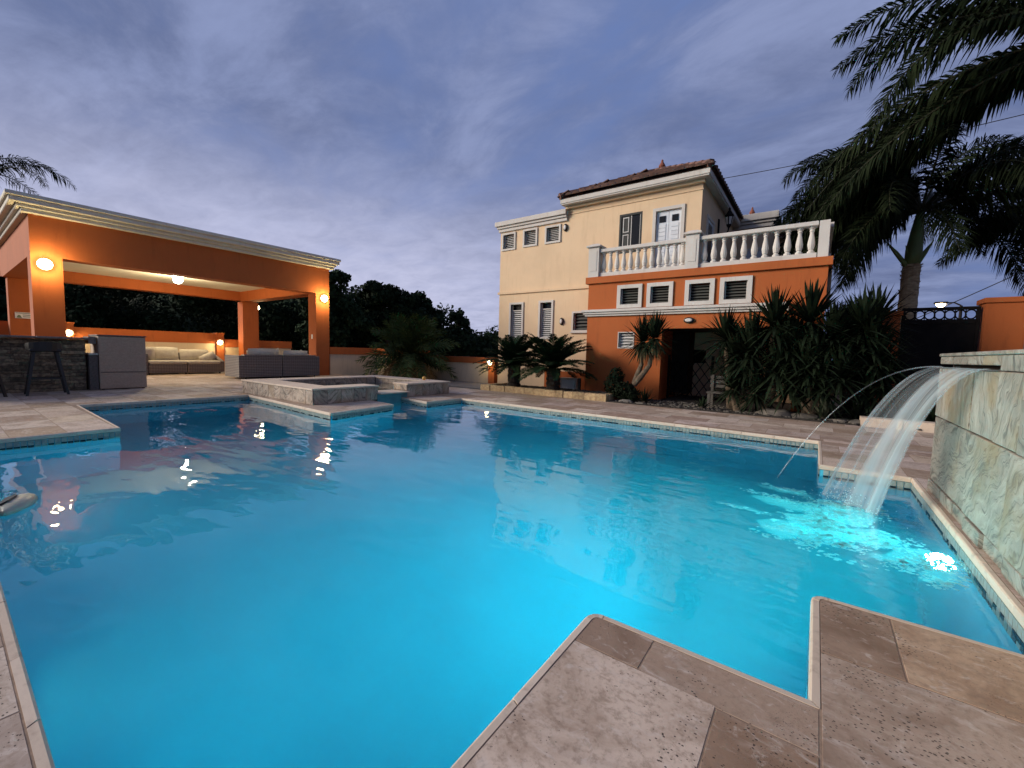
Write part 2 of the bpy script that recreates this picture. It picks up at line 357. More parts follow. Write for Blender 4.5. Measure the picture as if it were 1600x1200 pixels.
def sheet_mat():
    t = NT('falling_water'); uv = t.tc.outputs['UV']
    su = t.N.new('ShaderNodeSeparateXYZ'); t.L.new(uv, su.inputs[0]); u = su.outputs[0]
    mp = t.N.new('ShaderNodeMapping'); t.L.new(uv, mp.inputs[0]); mp.inputs['Scale'].default_value = (6, 0.35, 1)
    n = t.noise(mp.outputs[0], 1.6, 3, 0.5, 0.15)
    mp2 = t.N.new('ShaderNodeMapping'); t.L.new(uv, mp2.inputs[0]); mp2.inputs['Scale'].default_value = (26, 0.8, 1)
    n2 = t.noise(mp2.outputs[0], 1.6, 3, 0.55)
    # thick body of water on the near half, a thin veil on the far half with a heavy far edge
    body = t.math('ADD', t.math('MULTIPLY', t.ramp(u, 0.40, 0.60), 0.36), t.math('MULTIPLY', t.ramp(u, 0.07, 0.01), 0.38))
    body = t.math('SUBTRACT', body, t.math('MULTIPLY', t.ramp(u, 0.86, 1.0), 0.34))
    a = t.math('ADD', body, t.math('MULTIPLY', t.ramp(n, 0.36, 0.74), 0.34))
    a = t.math('ADD', a, t.math('MULTIPLY', t.ramp(n2, 0.45, 0.75), 0.13))
    a = t.math('ADD', 0.05, a, True)
    tr = t.N.new('ShaderNodeBsdfTransparent')
    d = t.N.new('ShaderNodeBsdfDiffuse'); d.inputs[0].default_value = (0.62, 0.68, 0.70, 1)
    tl = t.N.new('ShaderNodeBsdfTranslucent'); tl.inputs[0].default_value = (0.62, 0.70, 0.73, 1)
    m = t.N.new('ShaderNodeMixShader'); m.inputs[0].default_value = 0.5
    t.L.new(d.outputs[0], m.inputs[1]); t.L.new(tl.outputs[0], m.inputs[2])
    g = t.N.new('ShaderNodeBsdfGlossy'); g.inputs['Roughness'].default_value = 0.15
    m2 = t.N.new('ShaderNodeMixShader'); m2.inputs[0].default_value = 0.12
    t.L.new(m.outputs[0], m2.inputs[1]); t.L.new(g.outputs[0], m2.inputs[2])
    m3 = t.N.new('ShaderNodeMixShader'); t.L.new(a, m3.inputs[0]); t.L.new(tr.outputs[0], m3.inputs[1]); t.L.new(m2.outputs[0], m3.inputs[2])
    t.L.new(m3.outputs[0], t.out.inputs[0])
sheet_mat()

# ------------------------------------------------------------------ mesh helpers
OFF = {}
def off_of(p): return OFF.get(p.name, Vector((0, 0, 0))) if p else Vector((0, 0, 0))

def tag(o, label=None, cat=None, group=None, kind=None):
    if label: o['label'] = label
    if cat: o['category'] = cat
    if group: o['group'] = group
    if kind: o['kind'] = kind
    return o

def thing(name, loc, label, cat, group=None, kind=None):
    o = bpy.data.objects.new(name, None); COL.objects.link(o); o.location = loc
    o.empty_display_size = 0.2
    OFF[o.name] = Vector(loc); return tag(o, label, cat, group, kind)

def link(name, me, parent=None):
    o = bpy.data.objects.new(name, me); COL.objects.link(o)
    if parent: o.parent = parent
    OFF[o.name] = off_of(parent); return o

def dup(root, loc, rotz=None, label=None, group=None):
    r = root.copy(); COL.objects.link(r); r.location = loc
    if rotz is not None: r.rotation_euler = (0, 0, rotz)
    if label: r['label'] = label
    if group: r['group'] = group
    for ch in list(root.children):
        c = ch.copy(); COL.objects.link(c); c.parent = r
        for g in list(ch.children):
            d = g.copy(); COL.objects.link(d); d.parent = c
    return r

class MB:
    def __init__(s): s.v = []; s.f = []; s.mi = []; s.uv = None
    def add(s, vs, fs, mi=0):
        o = len(s.v); s.v += [tuple(v) for v in vs]
        s.f += [tuple(i+o for i in f) for f in fs]; s.mi += [mi]*len(fs); return s
    def box(s, x0, x1, y0, y1, z0, z1, mi=0, ch=0.0):
        if x1 < x0: x0, x1 = x1, x0
        if y1 < y0: y0, y1 = y1, y0
        if z1 < z0: z0, z1 = z1, z0
        if ch <= 0:
            vs = [(x, y, z) for z in (z0, z1) for y in (y0, y1) for x in (x0, x1)]
            return s.add(vs, [(0, 2, 3, 1), (4, 5, 7, 6), (0, 1, 5, 4), (2, 6, 7, 3), (0, 4, 6, 2), (1, 3, 7, 5)], mi)
        c = min(ch, (x1-x0)*.3, (y1-y0)*.3, (z1-z0)*.3)
        vs = []
        for z, d in ((z0, c), (z0+c, 0), (z1-c, 0), (z1, c)):
            vs += [(x0+d, y0+d, z), (x1-d, y0+d, z), (x1-d, y1-d, z), (x0+d, y1-d, z)]
        fs = [(3, 2, 1, 0), (12, 13, 14, 15)]
        for k in range(3):
            for i in range(4):
                j = (i+1) % 4; fs.append((k*4+i, k*4+j, k*4+4+j, k*4+4+i))
        return s.add(vs, fs, mi)
    def tube(s, pts, r, n=8, mi=0, cap=True):
        pts = [Vector(p) for p in pts]; rs = r if isinstance(r, (list, tuple)) else [r]*len(pts)
        rings = []; up = Vector((0.013, 0.021, 1)).normalized()
        for i, p in enumerate(pts):
            t = (pts[min(i+1, len(pts)-1)] - pts[max(i-1, 0)]).normalized()
            a = t.cross(up)
            if a.length < 0.05: a = t.cross(Vector((1, 0.1, 0)))
            a.normalize(); b = t.cross(a).normalized()
            rings.append([p + (a*math.cos(2*math.pi*k/n) + b*math.sin(2*math.pi*k/n))*rs[i] for k in range(n)])
        vs = [q for g in rings for q in g]; fs = []
        for i in range(len(pts)-1):
            for k in range(n):
                k2 = (k+1) % n; fs.append((i*n+k, i*n+k2, (i+1)*n+k2, (i+1)*n+k))
        if cap: fs += [tuple(range(n))[::-1], tuple((len(pts)-1)*n+k for k in range(n))]
        return s.add(vs, fs, mi)
    def lathe(s, prof, c, n=12, mi=0, sq=None):
        vs = []; fs = []
        for r, z in prof:
            for k in range(n):
                a = 2*math.pi*(k+.5)/n; vs.append((c[0]+r*math.cos(a), c[1]+r*math.sin(a), c[2]+z))
        m = len(prof)
        for i in range(m-1):
            for k in range(n):
                k2 = (k+1) % n; fs.append((i*n+k, i*n+k2, (i+1)*n+k2, (i+1)*n+k))
        fs += [tuple(range(n))[::-1], tuple((m-1)*n+k for k in range(n))]
        return s.add(vs, fs, mi)
    def prism(s, poly, z0, z1, mi=0):
        n = len(poly); vs = [(x, y, z0) for x, y in poly] + [(x, y, z1) for x, y in poly]
        tri = tessellate_polygon([[Vector((x, y, 0)) for x, y in poly]])
        fs = [(i, (i+1) % n, n+(i+1) % n, n+i) for i in range(n)]
        fs += [tuple(n+i for i in t) for t in tri] + [tuple(t)[::-1] for t in tri]
        return s.add(vs, fs, mi)
    def mesh(s, name, mats, off=Vector((0, 0, 0)), smooth=False):
        me = bpy.data.meshes.new(name)
        me.from_pydata([(v[0]-off.x, v[1]-off.y, v[2]-off.z) for v in s.v], [], s.f)
        for m in (mats if isinstance(mats, (list, tuple)) else [mats]): me.materials.append(MATS[m])
        if any(s.mi): me.polygons.foreach_set('material_index', s.mi)
        if smooth: me.polygons.foreach_set('use_smooth', [True]*len(me.polygons))
        me.update(); return me
    def build(s, name, mats, parent=None, smooth=False, auto=False):
        o = link(name, s.mesh(name, mats, off_of(parent), smooth or auto), parent)
        if auto:
            try: o.data.shade_auto_smooth()
            except Exception: pass
        return o

def fixn(o):
    import bmesh
    b = bmesh.new(); b.from_mesh(o.data); bmesh.ops.recalc_face_normals(b, faces=b.faces); b.to_mesh(o.data); b.free(); return o

def wall_cells(mb, a0, a1, z0, z1, holes, put, mi=0):
    """solid wall between a0..a1 and z0..z1 with rectangular holes; put(a0,a1,z0,z1) adds one block"""
    xs = sorted({a0, a1, *[h[0] for h in holes], *[h[1] for h in holes]})
    for xa, xb in zip(xs, xs[1:]):
        if xb <= a0 or xa >= a1: continue
        hs = sorted([(h[2], h[3]) for h in holes if h[0] <= xa+1e-6 and h[1] >= xb-1e-6])
        z = z0
        for ha, hb in hs:
            if ha > z+1e-6: put(xa, xb, z, ha)
            z = max(z, hb)
        if z < z1-1e-6: put(xa, xb, z, z1)
def wall_y(mb, x0, x1, z0, z1, y, th, holes=(), mi=0):
    wall_cells(mb, x0, x1, z0, z1, list(holes), lambda a, b, c, d: mb.box(a, b, y, y+th, c, d, mi))

# ------------------------------------------------------------------ ground, basin, water
HOLE = (-9.75, 0.9, -0.05, 7.0)   # outer box of the pool excavation
def ground():
    mb = MB(); x0, x1, y0, y1 = HOLE; B = 900; z = -0.05
    for a, b, c, d in ((-B, x0, -B, B), (x1, B, -B, B), (x0, x1, -B, y0), (x0, x1, y1, B)):
        mb.add([(a, c, z), (b, c, z), (b, d, z), (a, d, z)], [(0, 1, 2, 3)])
    mb.build('ground', 'earth')['kind'] = 'structure'
ground()

def arc(c, r, a0, a1, n=4):
    return [(c[0]+r*math.cos(math.radians(a0+(a1-a0)*i/n)), c[1]+r*math.sin(math.radians(a0+(a1-a0)*i/n))) for i in range(n+1)]
POOL = [(-6.57, 0.132), (-0.655, 0.132)] + arc((-0.60, 1.43), 0.055, 180, 90) + \
       [(0.045, 1.485)] + arc((0.10, 2.135), 0.055, 180, 90) + \
       [(0.735, 2.19), (0.735, 4.985), (0.08, 4.985), (0.08, 6.46), (-6.08, 6.60), (-6.08, 5.62), (-7.06, 5.78), (-7.06, 5.05), (-6.20, 4.93),
        (-5.98, 3.56), (-9.33, 3.77), (-9.33, 1.34), (-6.57, 1.28)]
def offset_poly(P, d):
    """d > 0 moves the outline away from the water (polygon given clockwise)"""
    n = len(P); Q = []
    area = sum(P[i][0]*P[(i+1) % n][1] - P[(i+1) % n][0]*P[i][1] for i in range(n))
    sg = -1 if area > 0 else 1
    for i in range(n):
        a, b, c = Vector(P[i-1]), Vector(P[i]), Vector(P[(i+1) % n])
        u = (b-a).normalized(); w = (c-b).normalized()
        n1 = Vector((-u.y, u.x))*sg; n2 = Vector((-w.y, w.x))*sg
        m = n1+n2; k = 2/max(m.length_squared, 0.2)
        q = b + m*d*k*1.0 if False else b + m*(d/ max(1+n1.dot(n2), 0.2))
        Q.append((q.x, q.y))
    return Q

def basin():
    root = thing('pool_basin', (-3, 3, -1.4), None, None, kind='structure')
    P = offset_poly(POOL, 0.012); n = len(P)
    mb = MB(); zt, zb = -0.046, -1.75
    vs = [(x, y, zt) for x, y in P] + [(x, y, zb) for x, y in P]
    tri = tessellate_polygon([[Vector((x, y, 0)) for x, y in P]])
    mb.add(vs, [(i, (i+1) % n, n+(i+1) % n, n+i) for i in range(n)] + [tuple(n+i for i in t) for t in tri])
    mb.build('basin_shell', 'plaster_blue', root)
    # mosaic band at the waterline: one row of small tiles, dark and pale in no order
    mb = MB(); rr = random.Random(5); s = 0.048
    Q = offset_poly(POOL, 0.006)
    for i in range(n):
        a, b = Vector(Q[i]), Vector(Q[(i+1) % n]); d = b-a; L = d.length
        if L < 0.12: continue
        u = d/L; k = int(L/s); nn = Vector((u.y, -u.x))
        cen = (a+b)/2 + nn*0.05
        run = 0; mi = 0
        for j in range(k):
            if run <= 0:
                mi = 0 if rr.random() < 0.5 else 1; run = rr.choice((1, 1, 1, 2, 2, 3)) if mi == 0 else rr.choice((1, 1, 2))
            run -= 1
            p = a+u*(j*s+0.003); q = a+u*((j+1)*s-0.003)
            for zr, m2 in ((-0.048, 1), (-0.098, mi), (-0.148, 0 if rr.random() < .3 else 1)):
                o = nn*0.004
                vs = []
                for z in (zr, zr-0.046):
                    for w, e in ((p, 0), (q, 0), (q, 1), (p, 1)):
                        w2 = w + (o if e else -o); vs.append((w2.x, w2.y, z))
                mb.add(vs, [(0, 1, 5, 4), (2, 3, 7, 6), (0, 3, 2, 1), (4, 5, 6, 7), (1, 2, 6, 5), (3, 0, 4, 7)], m2)
    o = mb.build('waterline_mosaic', ['tile_dark', 'tile_pale'], root); o['kind'] = 'stuff'
    # bullnose coping stones
    Qo = offset_poly(POOL, 0.028); Pi = POOL; Pin = offset_poly(POOL, 0.008)
    for i in range(n):
        a, b = Vector(Pi[i]), Vector(Pi[(i+1) % n]); L = (b-a).length
        k = max(1, round(L/0.45))
        lerp = lambda S, t: Vector(S[i])*(1-t)+Vector(S[(i+1) % n])*t
        g = 0.0022/L if L > 0.1 else 0.03
        jit = [0]+[j/k + RND.uniform(-.12, .12)/k for j in range(1, k)]+[1]
        for j in range(k):
            mb = MB(); rings = []
            dz = RND.uniform(-0.0012, 0.0012)
            for t in (jit[j]+g, jit[j+1]-g):
                q, pi, p = lerp(Qo, t), lerp(Pin, t), lerp(Pi, t); qb = q
                rings.append([(q.x, q.y, 0.001+dz), (pi.x, pi.y, 0.001+dz), (p.x*0.8+pi.x*0.2, p.y*0.8+pi.y*0.2, -0.004+dz), (p.x, p.y, -0.014), (p.x, p.y, -0.040), (pi.x, pi.y, -0.046), (q.x, q.y, -0.046)])
            m = len(rings[0]); vs = rings[0]+rings[1]
            mb.add(vs, [(x, (x+1) % m, m+(x+1) % m, m+x) for x in range(m)] + [tuple(range(m))[::-1], tuple(range(m, 2*m))])
            fixn(mb.build('coping_stone', 'coping_travertine', root))
    return root
pool_root = basin()

def water():
    mb = MB(); x0, x1, y0, y1 = HOLE
    mb.box(x0+.03, x1-.03, y0+.06, y1-.03, -1.9, -0.105)
    o = mb.build('pool_water', 'pool_water'); o['kind'] = 'structure'
water()

def pool_lamp(loc, aim, label, power, size, spread=160, niche=True):
    d = Vector(aim).normalized()
    root = thing('pool_lamp', loc, label, 'pool lamp', 'underwater pool lamps')
    q = d.to_track_quat('Z', 'Y').to_matrix()
    def disc(r0, r1, h0, h1, name, mat, n=16):
        mb = MB(); vs = []
        for r, h in ((r0, h0), (r1, h1)):
            for k in range(n):
                a = 2*math.pi*k/n; vs.append(Vector(loc)+q @ Vector((r*math.cos(a), r*math.sin(a), h)))
        fs = [(k, (k+1) % n, n+(k+1) % n, n+k) for k in range(n)] + [tuple(range(n))[::-1], tuple(range(n, 2*n))]
        return mb.add(vs, fs).build(name, mat, root)
    disc(.12, .11, 0, .02, 'lamp_ring', 'steel'); disc(.060, .050, .021, .032, 'lamp_lens', 'pool_lens')
    l = bpy.data.lights.new('pool_lamp_light', 'AREA'); l.shape = 'DISK'; l.size = size; l.energy = power; l.color = (0.03, 0.90, 0.96); l.spread = math.radians(spread)
    o = bpy.data.objects.new('pool_lamp_light', l); COL.objects.link(o); o.parent = root
    o.rotation_euler = (-d).to_track_quat('Z', 'Y').to_euler(); o.location = d*0.05
pool_lamp((0.735, 3.58, -0.42), (-1, -0.25, 0.48), 'round pool lamp below the coping under the waterfall wall', 430, 0.2, 132)
pool_lamp((-0.20, 1.50, -0.70), (-0.55, 1, -0.05), 'round pool lamp in the wall of the near deck', 15, 0.4, 150)
pool_lamp((-2.4, 0.145, -0.80), (0.0, 1, -0.10), 'unseen fill lamp added in the long near wall beside the near deck', 7, 0.5, 150)  # added out of sight to spread an even glow through the water
pool_lamp((-5.2, 0.145, -0.80), (0.0, 1, -0.10), 'unseen fill lamp added in the long near wall far to the left', 7, 0.5, 150)  # second hidden fill lamp, added to brighten the water on the left

# ------------------------------------------------------------------ deck
DECK_H = [(-21.6, -1.2), (3.6, -1.2), (3.6, 8.48), (-9.1, 8.48), (-9.1, 9.1), (-14.6, 9.1), (-14.6, 8.9), (-21.6, 8.9)]
def deck():
    root = thing('pool_deck', (-3, 0.5, 0), None, None, kind='structure')
    hole = offset_poly(POOL, 0.026)
    outer = [Vector((x, y, 0)) for x, y in DECK_H]; inner = [Vector((x, y, 0)) for x, y in hole]
    tri = tessellate_polygon([outer, inner]); vs = [(v.x, v.y, -0.0011) for v in outer+inner]
    mb = MB(); mb.add(vs, [tuple(t) for t in tri])
    n = len(outer); lo = [(v.x, v.y, -0.10) for v in outer]; mb.add([(v.x, v.y, -0.0011) for v in outer]+lo, [(i, (i+1) % n, n+(i+1) % n, n+i) for i in range(n)])
    fixn(mb.build('grout_bed', 'grout', root))
    tiles = []
    def lay(x0, x1, y0, y1, w, h, along='x', gap=0.007, shift=0.37, clip=None):
        """courses of tiles; each course shifted against its neighbour"""
        if along == 'x':
            j = 0; y = y0
            while y < y1-0.03:
                yb = min(y+h, y1); x = x0-w*((j*shift) % 1); 
                while x < x1-0.03:
                    a, b = max(x, x0), min(x+w, x1)
                    if b-a > 0.05: tiles.append((a+gap/2, b-gap/2, y+gap/2, yb-gap/2))
                    x += w
                y += h; j += 1
        else:
            j = 0; x = x0
            while x < x1-0.03:
                xb = min(x+h, x1); y = y0-w*((j*shift) % 1)
                while y < y1-0.03:
                    a, b = max(y, y0), min(y+w, y1)
                    if b-a > 0.05: tiles.append((x+gap/2, xb-gap/2, a+gap/2, b-gap/2))
                    y += w
                x += h; j += 1
    g = 0.0028
    # near tiles, laid as the photograph shows them
    near = [(-.626, -.40, 1.285, 1.456), (-.40, .072, 1.275, 1.456), (-.626, -.17, .68, 1.285), (-.17, .072, .88, 1.275), (-.17, .072, .2, .88), (-.626, -.17, .132, .68),
            (.074, .297, 1.755, 2.161), (.297, .90, 1.755, 2.161), (.074, .70, 1.14, 1.755), (.70, 1.31, 1.14, 1.755), (.90, 1.5, 1.755, 2.161), (.074, .70, .53, 1.14), (.70, 1.31, .53, 1.14), (.074, .70, -.08, .53), (.70, 1.31, -.08, .53)]
    TONE = {0: (.66, .58, .52), 1: (.86, .80, .75), 2: (1.08, 1.05, 1.02), 3: (.86, .78, .71), 4: (.95, .90, .86), 6: (.66, .57, .50), 7: (.82, .69, .56), 8: (1.0, .98, .97), 9: (.90, .82, .75)}
    tones = {}
    for k, (a, b, c, d) in enumerate(near):
        tiles.append((a+g, b-g, c+g, d-g)); tones[tiles[-1]] = TONE.get(k, (1, 1, 1))
    lay(1.31, 3.6, -1.2, 1.75, .61, .41, 'y'); lay(1.5, 3.6, 1.755, 2.14, .61, .4)
    lay(-.61, .08, -1.2, .132, .61, .41, 'y'); lay(.095, 1.31, -1.2, -.08, .61, .41)
    lay(-6.6, -.63, -1.2, .102, .61, .41, 'y')                 # left of the camera
    lay(-9.36, -6.60, -1.2, 1.252, .61, .41)                     # the deck that steps into the pool
    lay(-14.4, -9.36, -1.2, 3.80, .61, .41, 'x'); lay(-14.4, -9.82, 3.80, 7.3, .61, .41)
    lay(-14.4, -9.1, 7.3, 9.1, .61, .41)
    lay(.765, 3.6, 2.165, 5.03, .61, .41); lay(.11, 3.6, 5.015, 6.50, .61, .41)
    lay(-6.0, 3.6, 6.635, 8.48, .61, .41); lay(-9.1, -6.0, 7.3, 8.48, .61, .41); lay(.13, 3.6, 6.50, 6.66, .61, .41)
    lay(-21.4, -14.4, -1.2, 8.9, .62, .62, 'x', shift=0)
    # ledge round the hot tub
    lay(-6.98, -6.14, 5.86, 6.55, .46, .42)
    cache = {}
    tiles.sort(key=lambda t: -(t[1]-t[0])*(t[3]-t[2])/(((t[0]+t[1])/2)**2+((t[2]+t[3])/2)**2+1))
    rest = MB()
    def shape(mb, x0, x1, y0, y1, z):
        c = 0.0006; mb.add([(x0, y0, -.02), (x1, y0, -.02), (x1, y1, -.02), (x0, y1, -.02), (x0, y0, z-c), (x1, y0, z-c), (x1, y1, z-c), (x0, y1, z-c),
                           (x0+c, y0+c, z), (x1-c, y0+c, z), (x1-c, y1-c, z), (x0+c, y1-c, z)],
                          [(0, 1, 5, 4), (1, 2, 6, 5), (2, 3, 7, 6), (3, 0, 4, 7), (4, 5, 9, 8), (5, 6, 10, 9), (6, 7, 11, 10), (7, 4, 8, 11), (8, 9, 10, 11)])
    fwd = Vector((-.585, .811))
    cnt = 0
    for x0, x1, y0, y1 in tiles:
        cx, cyy = (x0+x1)/2, (y0+y1)/2
        dep = Vector((cx, cyy)).dot(fwd); lat = abs(Vector((cx, cyy)).dot(Vector((.811, .585))))
        seen = dep > 0.3 and lat < dep*1.32+0.5
        dz = RND.uniform(-0.0003, 0.0004)
        if seen and cnt < 297:
            cnt += 1
            key = (round(x1-x0, 3), round(y1-y0, 3))
            if key not in cache:
                mb = MB(); w, h = key; shape(mb, -w/2, w/2, -h/2, h/2, 0); cache[key] = mb.mesh('travertine_tile', 'travertine')
            tn = tones.get((x0, x1, y0, y1)); q = RND.uniform(.80, 1.08); o = link('travertine_tile', cache[key], root); o.color = (*tn, 1) if tn else (q, q*RND.uniform(.95, 1), q*RND.uniform(.90, 1), 1); o.location = Vector((cx, cyy, dz)) - OFF[root.name]
        else: shape(rest, x0, x1, y0, y1, dz)
    o = rest.build('far_tiles', 'travertine', root); o['kind'] = 'stuff'
    # front ledge of the hot tub: stone slabs that overhang the pool
    pts = [(-9.28, 3.82), (-8.2, 3.75), (-7.1, 3.68), (-6.03, 3.61)]
    for (xa, ya), (xb, yb) in zip(pts, pts[1:]):
        MB().prism([(xa+.004, ya), (xb-.004, yb), (xb-.004, 3.86), (xa+.004, 3.86)][::1], -.02, 0.0).build('ledge_slab', 'travertine', root)
    for ya, yb in ((3.865, 4.38), (4.385, 4.90)):
        MB().prism([(-7.02, ya), (-6.03-(ya-3.6)*.16, ya), (-6.03-(yb-3.6)*.16, yb), (-7.02, yb+.08*(yb > 4.5))], -.02, 0.0).build('ledge_slab', 'travertine', root)
deck()

# ------------------------------------------------------------------ hot tub
def stone_panel(name, parent, x0, x1, y0, y1, z0, z1, mat='zebra_quartzite', ch=0.004):
    mb = MB(); mb.box(x0, x1, y0, y1, z0, z1, 0, ch); return fixn(mb.build(name, mat, parent))
def hot_tub():
    X0, X1, Y0, Y1, H = -9.82, -7.03, 3.86, 7.2, 0.272
    root = thing('hot_tub', (-8.4, 5.5, 0), 'raised rectangular hot tub clad in grey quartzite with spillway into the pool', 'hot tub')
    ix0, ix1, iy0, iy1 = -9.35, -7.48, 4.33, 6.83; n0, n1 = 5.20, 5.93
    c = MB(); t = .014
    c.box(X0+t, X1-t, Y0+t, iy0-t, -.04, H-.02); c.box(X0+t, X1-t, iy1+t, Y1-t, -.04, H-.02); c.box(X0+t, ix0-t, iy0-t, iy1+t, -.04, H-.02)
    c.box(ix1+t, X1-t, iy0-t, n0-t, -.04, H-.02); c.box(ix1+t, X1-t, n1+t, iy1+t, -.04, H-.02); c.box(ix1+t, X1-t, n0-t, n1+t, -.04, .10)
    c.build('tub_core', 'dark_grout', root)
    MB().box(ix0-.01, ix1+.01, iy0-.01, iy1+.01, -.6, -.45).build('tub_floor', 'spa_plaster', root)
    r = random.Random(3)
    def run(a0, a1, put, w=.235):
        n = max(1, round((a1-a0)/w)); s = (a1-a0)/n
        for i in range(n): put(a0+i*s+.004, a0+(i+1)*s-.004, r.uniform(0, .003))
    zt = H-.022
    run(X0, X1, lambda a, b, d: stone_panel('wall_stone', root, a, b, Y0-d, Y0+t-.002, .001, zt, 'tub_quartzite'), .24)
    run(Y0+t, n0-t, lambda a, b, d: stone_panel('wall_stone', root, X1-t+.002, X1+d, a, b, .001, zt, 'tub_quartzite'), .24)
    run(n1+t, Y1, lambda a, b, d: stone_panel('wall_stone', root, X1-t+.002, X1+d, a, b, .001, zt, 'tub_quartzite'), .22)
    run(X1-.44, X1, lambda a, b, d: stone_panel('wall_stone', root, a, b, n0-t+.002, n0+d, .135, zt, 'tub_quartzite'))
    run(X1-.44, X1, lambda a, b, d: stone_panel('wall_stone', root, a, b, n1-d, n1+t-.002, .135, zt, 'tub_quartzite'))
    run(iy0, iy1, lambda a, b, d: stone_panel('inner_stone', root, ix0-t+.002, ix0+d, a, b, .02, zt, 'tub_quartzite'), .27)
    run(ix0+.02, ix1-.02, lambda a, b, d: stone_panel('inner_stone', root, a, b, iy1-d, iy1+t-.002, .02, zt, 'tub_quartzite'), .27)
    MB().box(ix0-.012, ix0, iy0, iy1, -.5, .018).box(ix0, ix1, iy1, iy1+.012, -.5, .018).box(ix0, ix1, iy0-.012, iy0, -.5, .2).box(ix1, ix1+.012, iy0, n0, -.5, .2).box(ix1, ix1+.012, n1, iy1, -.5, .2).build('tub_wall', 'spa_plaster', root)
    # rim of travertine slabs, spillway lip
    o = .022
    for a, b in ((X0-o, -9.0), (-9.0, -8.35), (-8.35, -7.7), (-7.7, X1+o)):
        stone_panel('rim_slab', root, a+.002, b-.002, Y0-o, iy0+.02, H-.02, H+.012, 'coping_travertine'); stone_panel('rim_slab', root, a+.002, b-.002, iy1-.02, Y1+o, H-.02, H+.012, 'coping_travertine')
    for a, b in ((iy0+.022, 5.1), (5.104, 6.0), (6.004, iy1-.022)): stone_panel('rim_slab', root, X0-o, ix0+.02, a, b, H-.02, H+.012, 'coping_travertine')
    stone_panel('rim_slab', root, ix1-.02, X1+o, iy0+.022, n0-.002, H-.02, H+.012, 'coping_travertine')
    stone_panel('rim_slab', root, ix1-.02, X1+o, n1+.002, iy1-.022, H-.02, H+.012, 'coping_travertine')
    stone_panel('spillway_lip', root, ix1-.01, X1+.10, n0+.004, n1-.004, .102, .128, 'coping_travertine')
    MB().box(X1-.01, X1+.004, n0-.01, n1+.01, -.6, .10).build('spillway_face', 'spa_plaster', root)
    w = MB(); w.add([(ix0, iy0, .135), (ix1+.2, iy0, .135), (ix1+.2, iy1, .135), (ix0, iy1, .135)], [(0, 1, 2, 3)])
    t2 = NT('tub_water'); p = t2.principled((.55, .85, .85), 0.0, t2.bump(t2.noise(t2.coords(shift=False), 5, 2, .5), .15, .03), .5)
    p.inputs['Transmission Weight'].default_value = 1.0; p.inputs['IOR'].default_value = 1.33
    MB().box(ix0+.001, ix1-.001, iy0+.001, iy1-.001, -.448, .135).build('tub_water', 'tub_water', root)
    # small yellow ball float lying on the rim
    b = MB(); b.lathe([(.004, 0), (.03, .008), (.045, .03), (.048, .045), (.043, .065), (.026, .085), (.004, .092)], (-7.62, 6.95, H+.012), 12)
    fixn(tag(b.build('ball_float', 'yellow_plastic', smooth=True), 'small yellow ball float lying on the hot tub rim', 'float'))
hot_tub()

# ------------------------------------------------------------------ pavilion
def wall_lamp(loc, face, label, power, group, style='bulkhead', r=.085, col=(1.0, .78, .38), mat='lamp_glow'):
    """round bulkhead lamp: back plate, cap and glowing bowl; face = outward direction"""
    d = Vector(face).normalized(); L = Vector(loc)
    root = thing('wall_lamp', loc, label, 'wall lamp', group)
    q = d.to_track_quat('Z', 'Y').to_matrix()
    def ring(prof, name, m):
        mb = MB(); n = 14; vs = []
        for rr, h in prof:
            for k in range(n):
                a = 2*math.pi*k/n; vs.append(L+q @ Vector((rr*math.cos(a), rr*math.sin(a), h)))
        fs = [(i*n+k, i*n+(k+1) % n, (i+1)*n+(k+1) % n, (i+1)*n+k) for i in range(len(prof)-1) for k in range(n)]
        fs += [tuple(range(n))[::-1], tuple((len(prof)-1)*n+k for k in range(n))]
        return mb.add(vs, fs).build(name, m, root, smooth=True)
    ring([(r*.80, 0), (r*.88, .02), (r*.80, .04)], 'back_plate', 'black_paint')
    ring([(r*.95, .041), (r, .07), (r*.86, .11), (r*.5, .14), (r*.05, .15)], 'glowing_bowl', mat)
    if style == 'hood':
        mb = MB(); up = Vector((0, 0, 1)); sd = d.cross(up).normalized(); vs = []; n = 8
        for e in (0, .13):
            for k in range(n+1):
                a = math.pi*k/n
                for rr in (r*1.12, r*1.22): vs.append(L + d*(.02+e) + sd*rr*math.cos(a) + up*(rr*math.sin(a)+.01))
        m = 2*(n+1); fs = []
        for k in range(n):
            i = 2*k; fs += [(i, i+2, m+i+2, m+i), (i+1, m+i+1, m+i+3, i+3), (m+i, m+i+2, m+i+3, m+i+1)]
        mb.add(vs, fs).build('lamp_hood', 'black_paint', root)
    l = bpy.data.lights.new('wall_lamp_light', 'POINT'); l.energy = power; l.color = col; l.shadow_soft_size = .06
    o = bpy.data.objects.new('wall_lamp_light', l); COL.objects.link(o); o.parent = root; o.location = d*(.09+r)
    return root

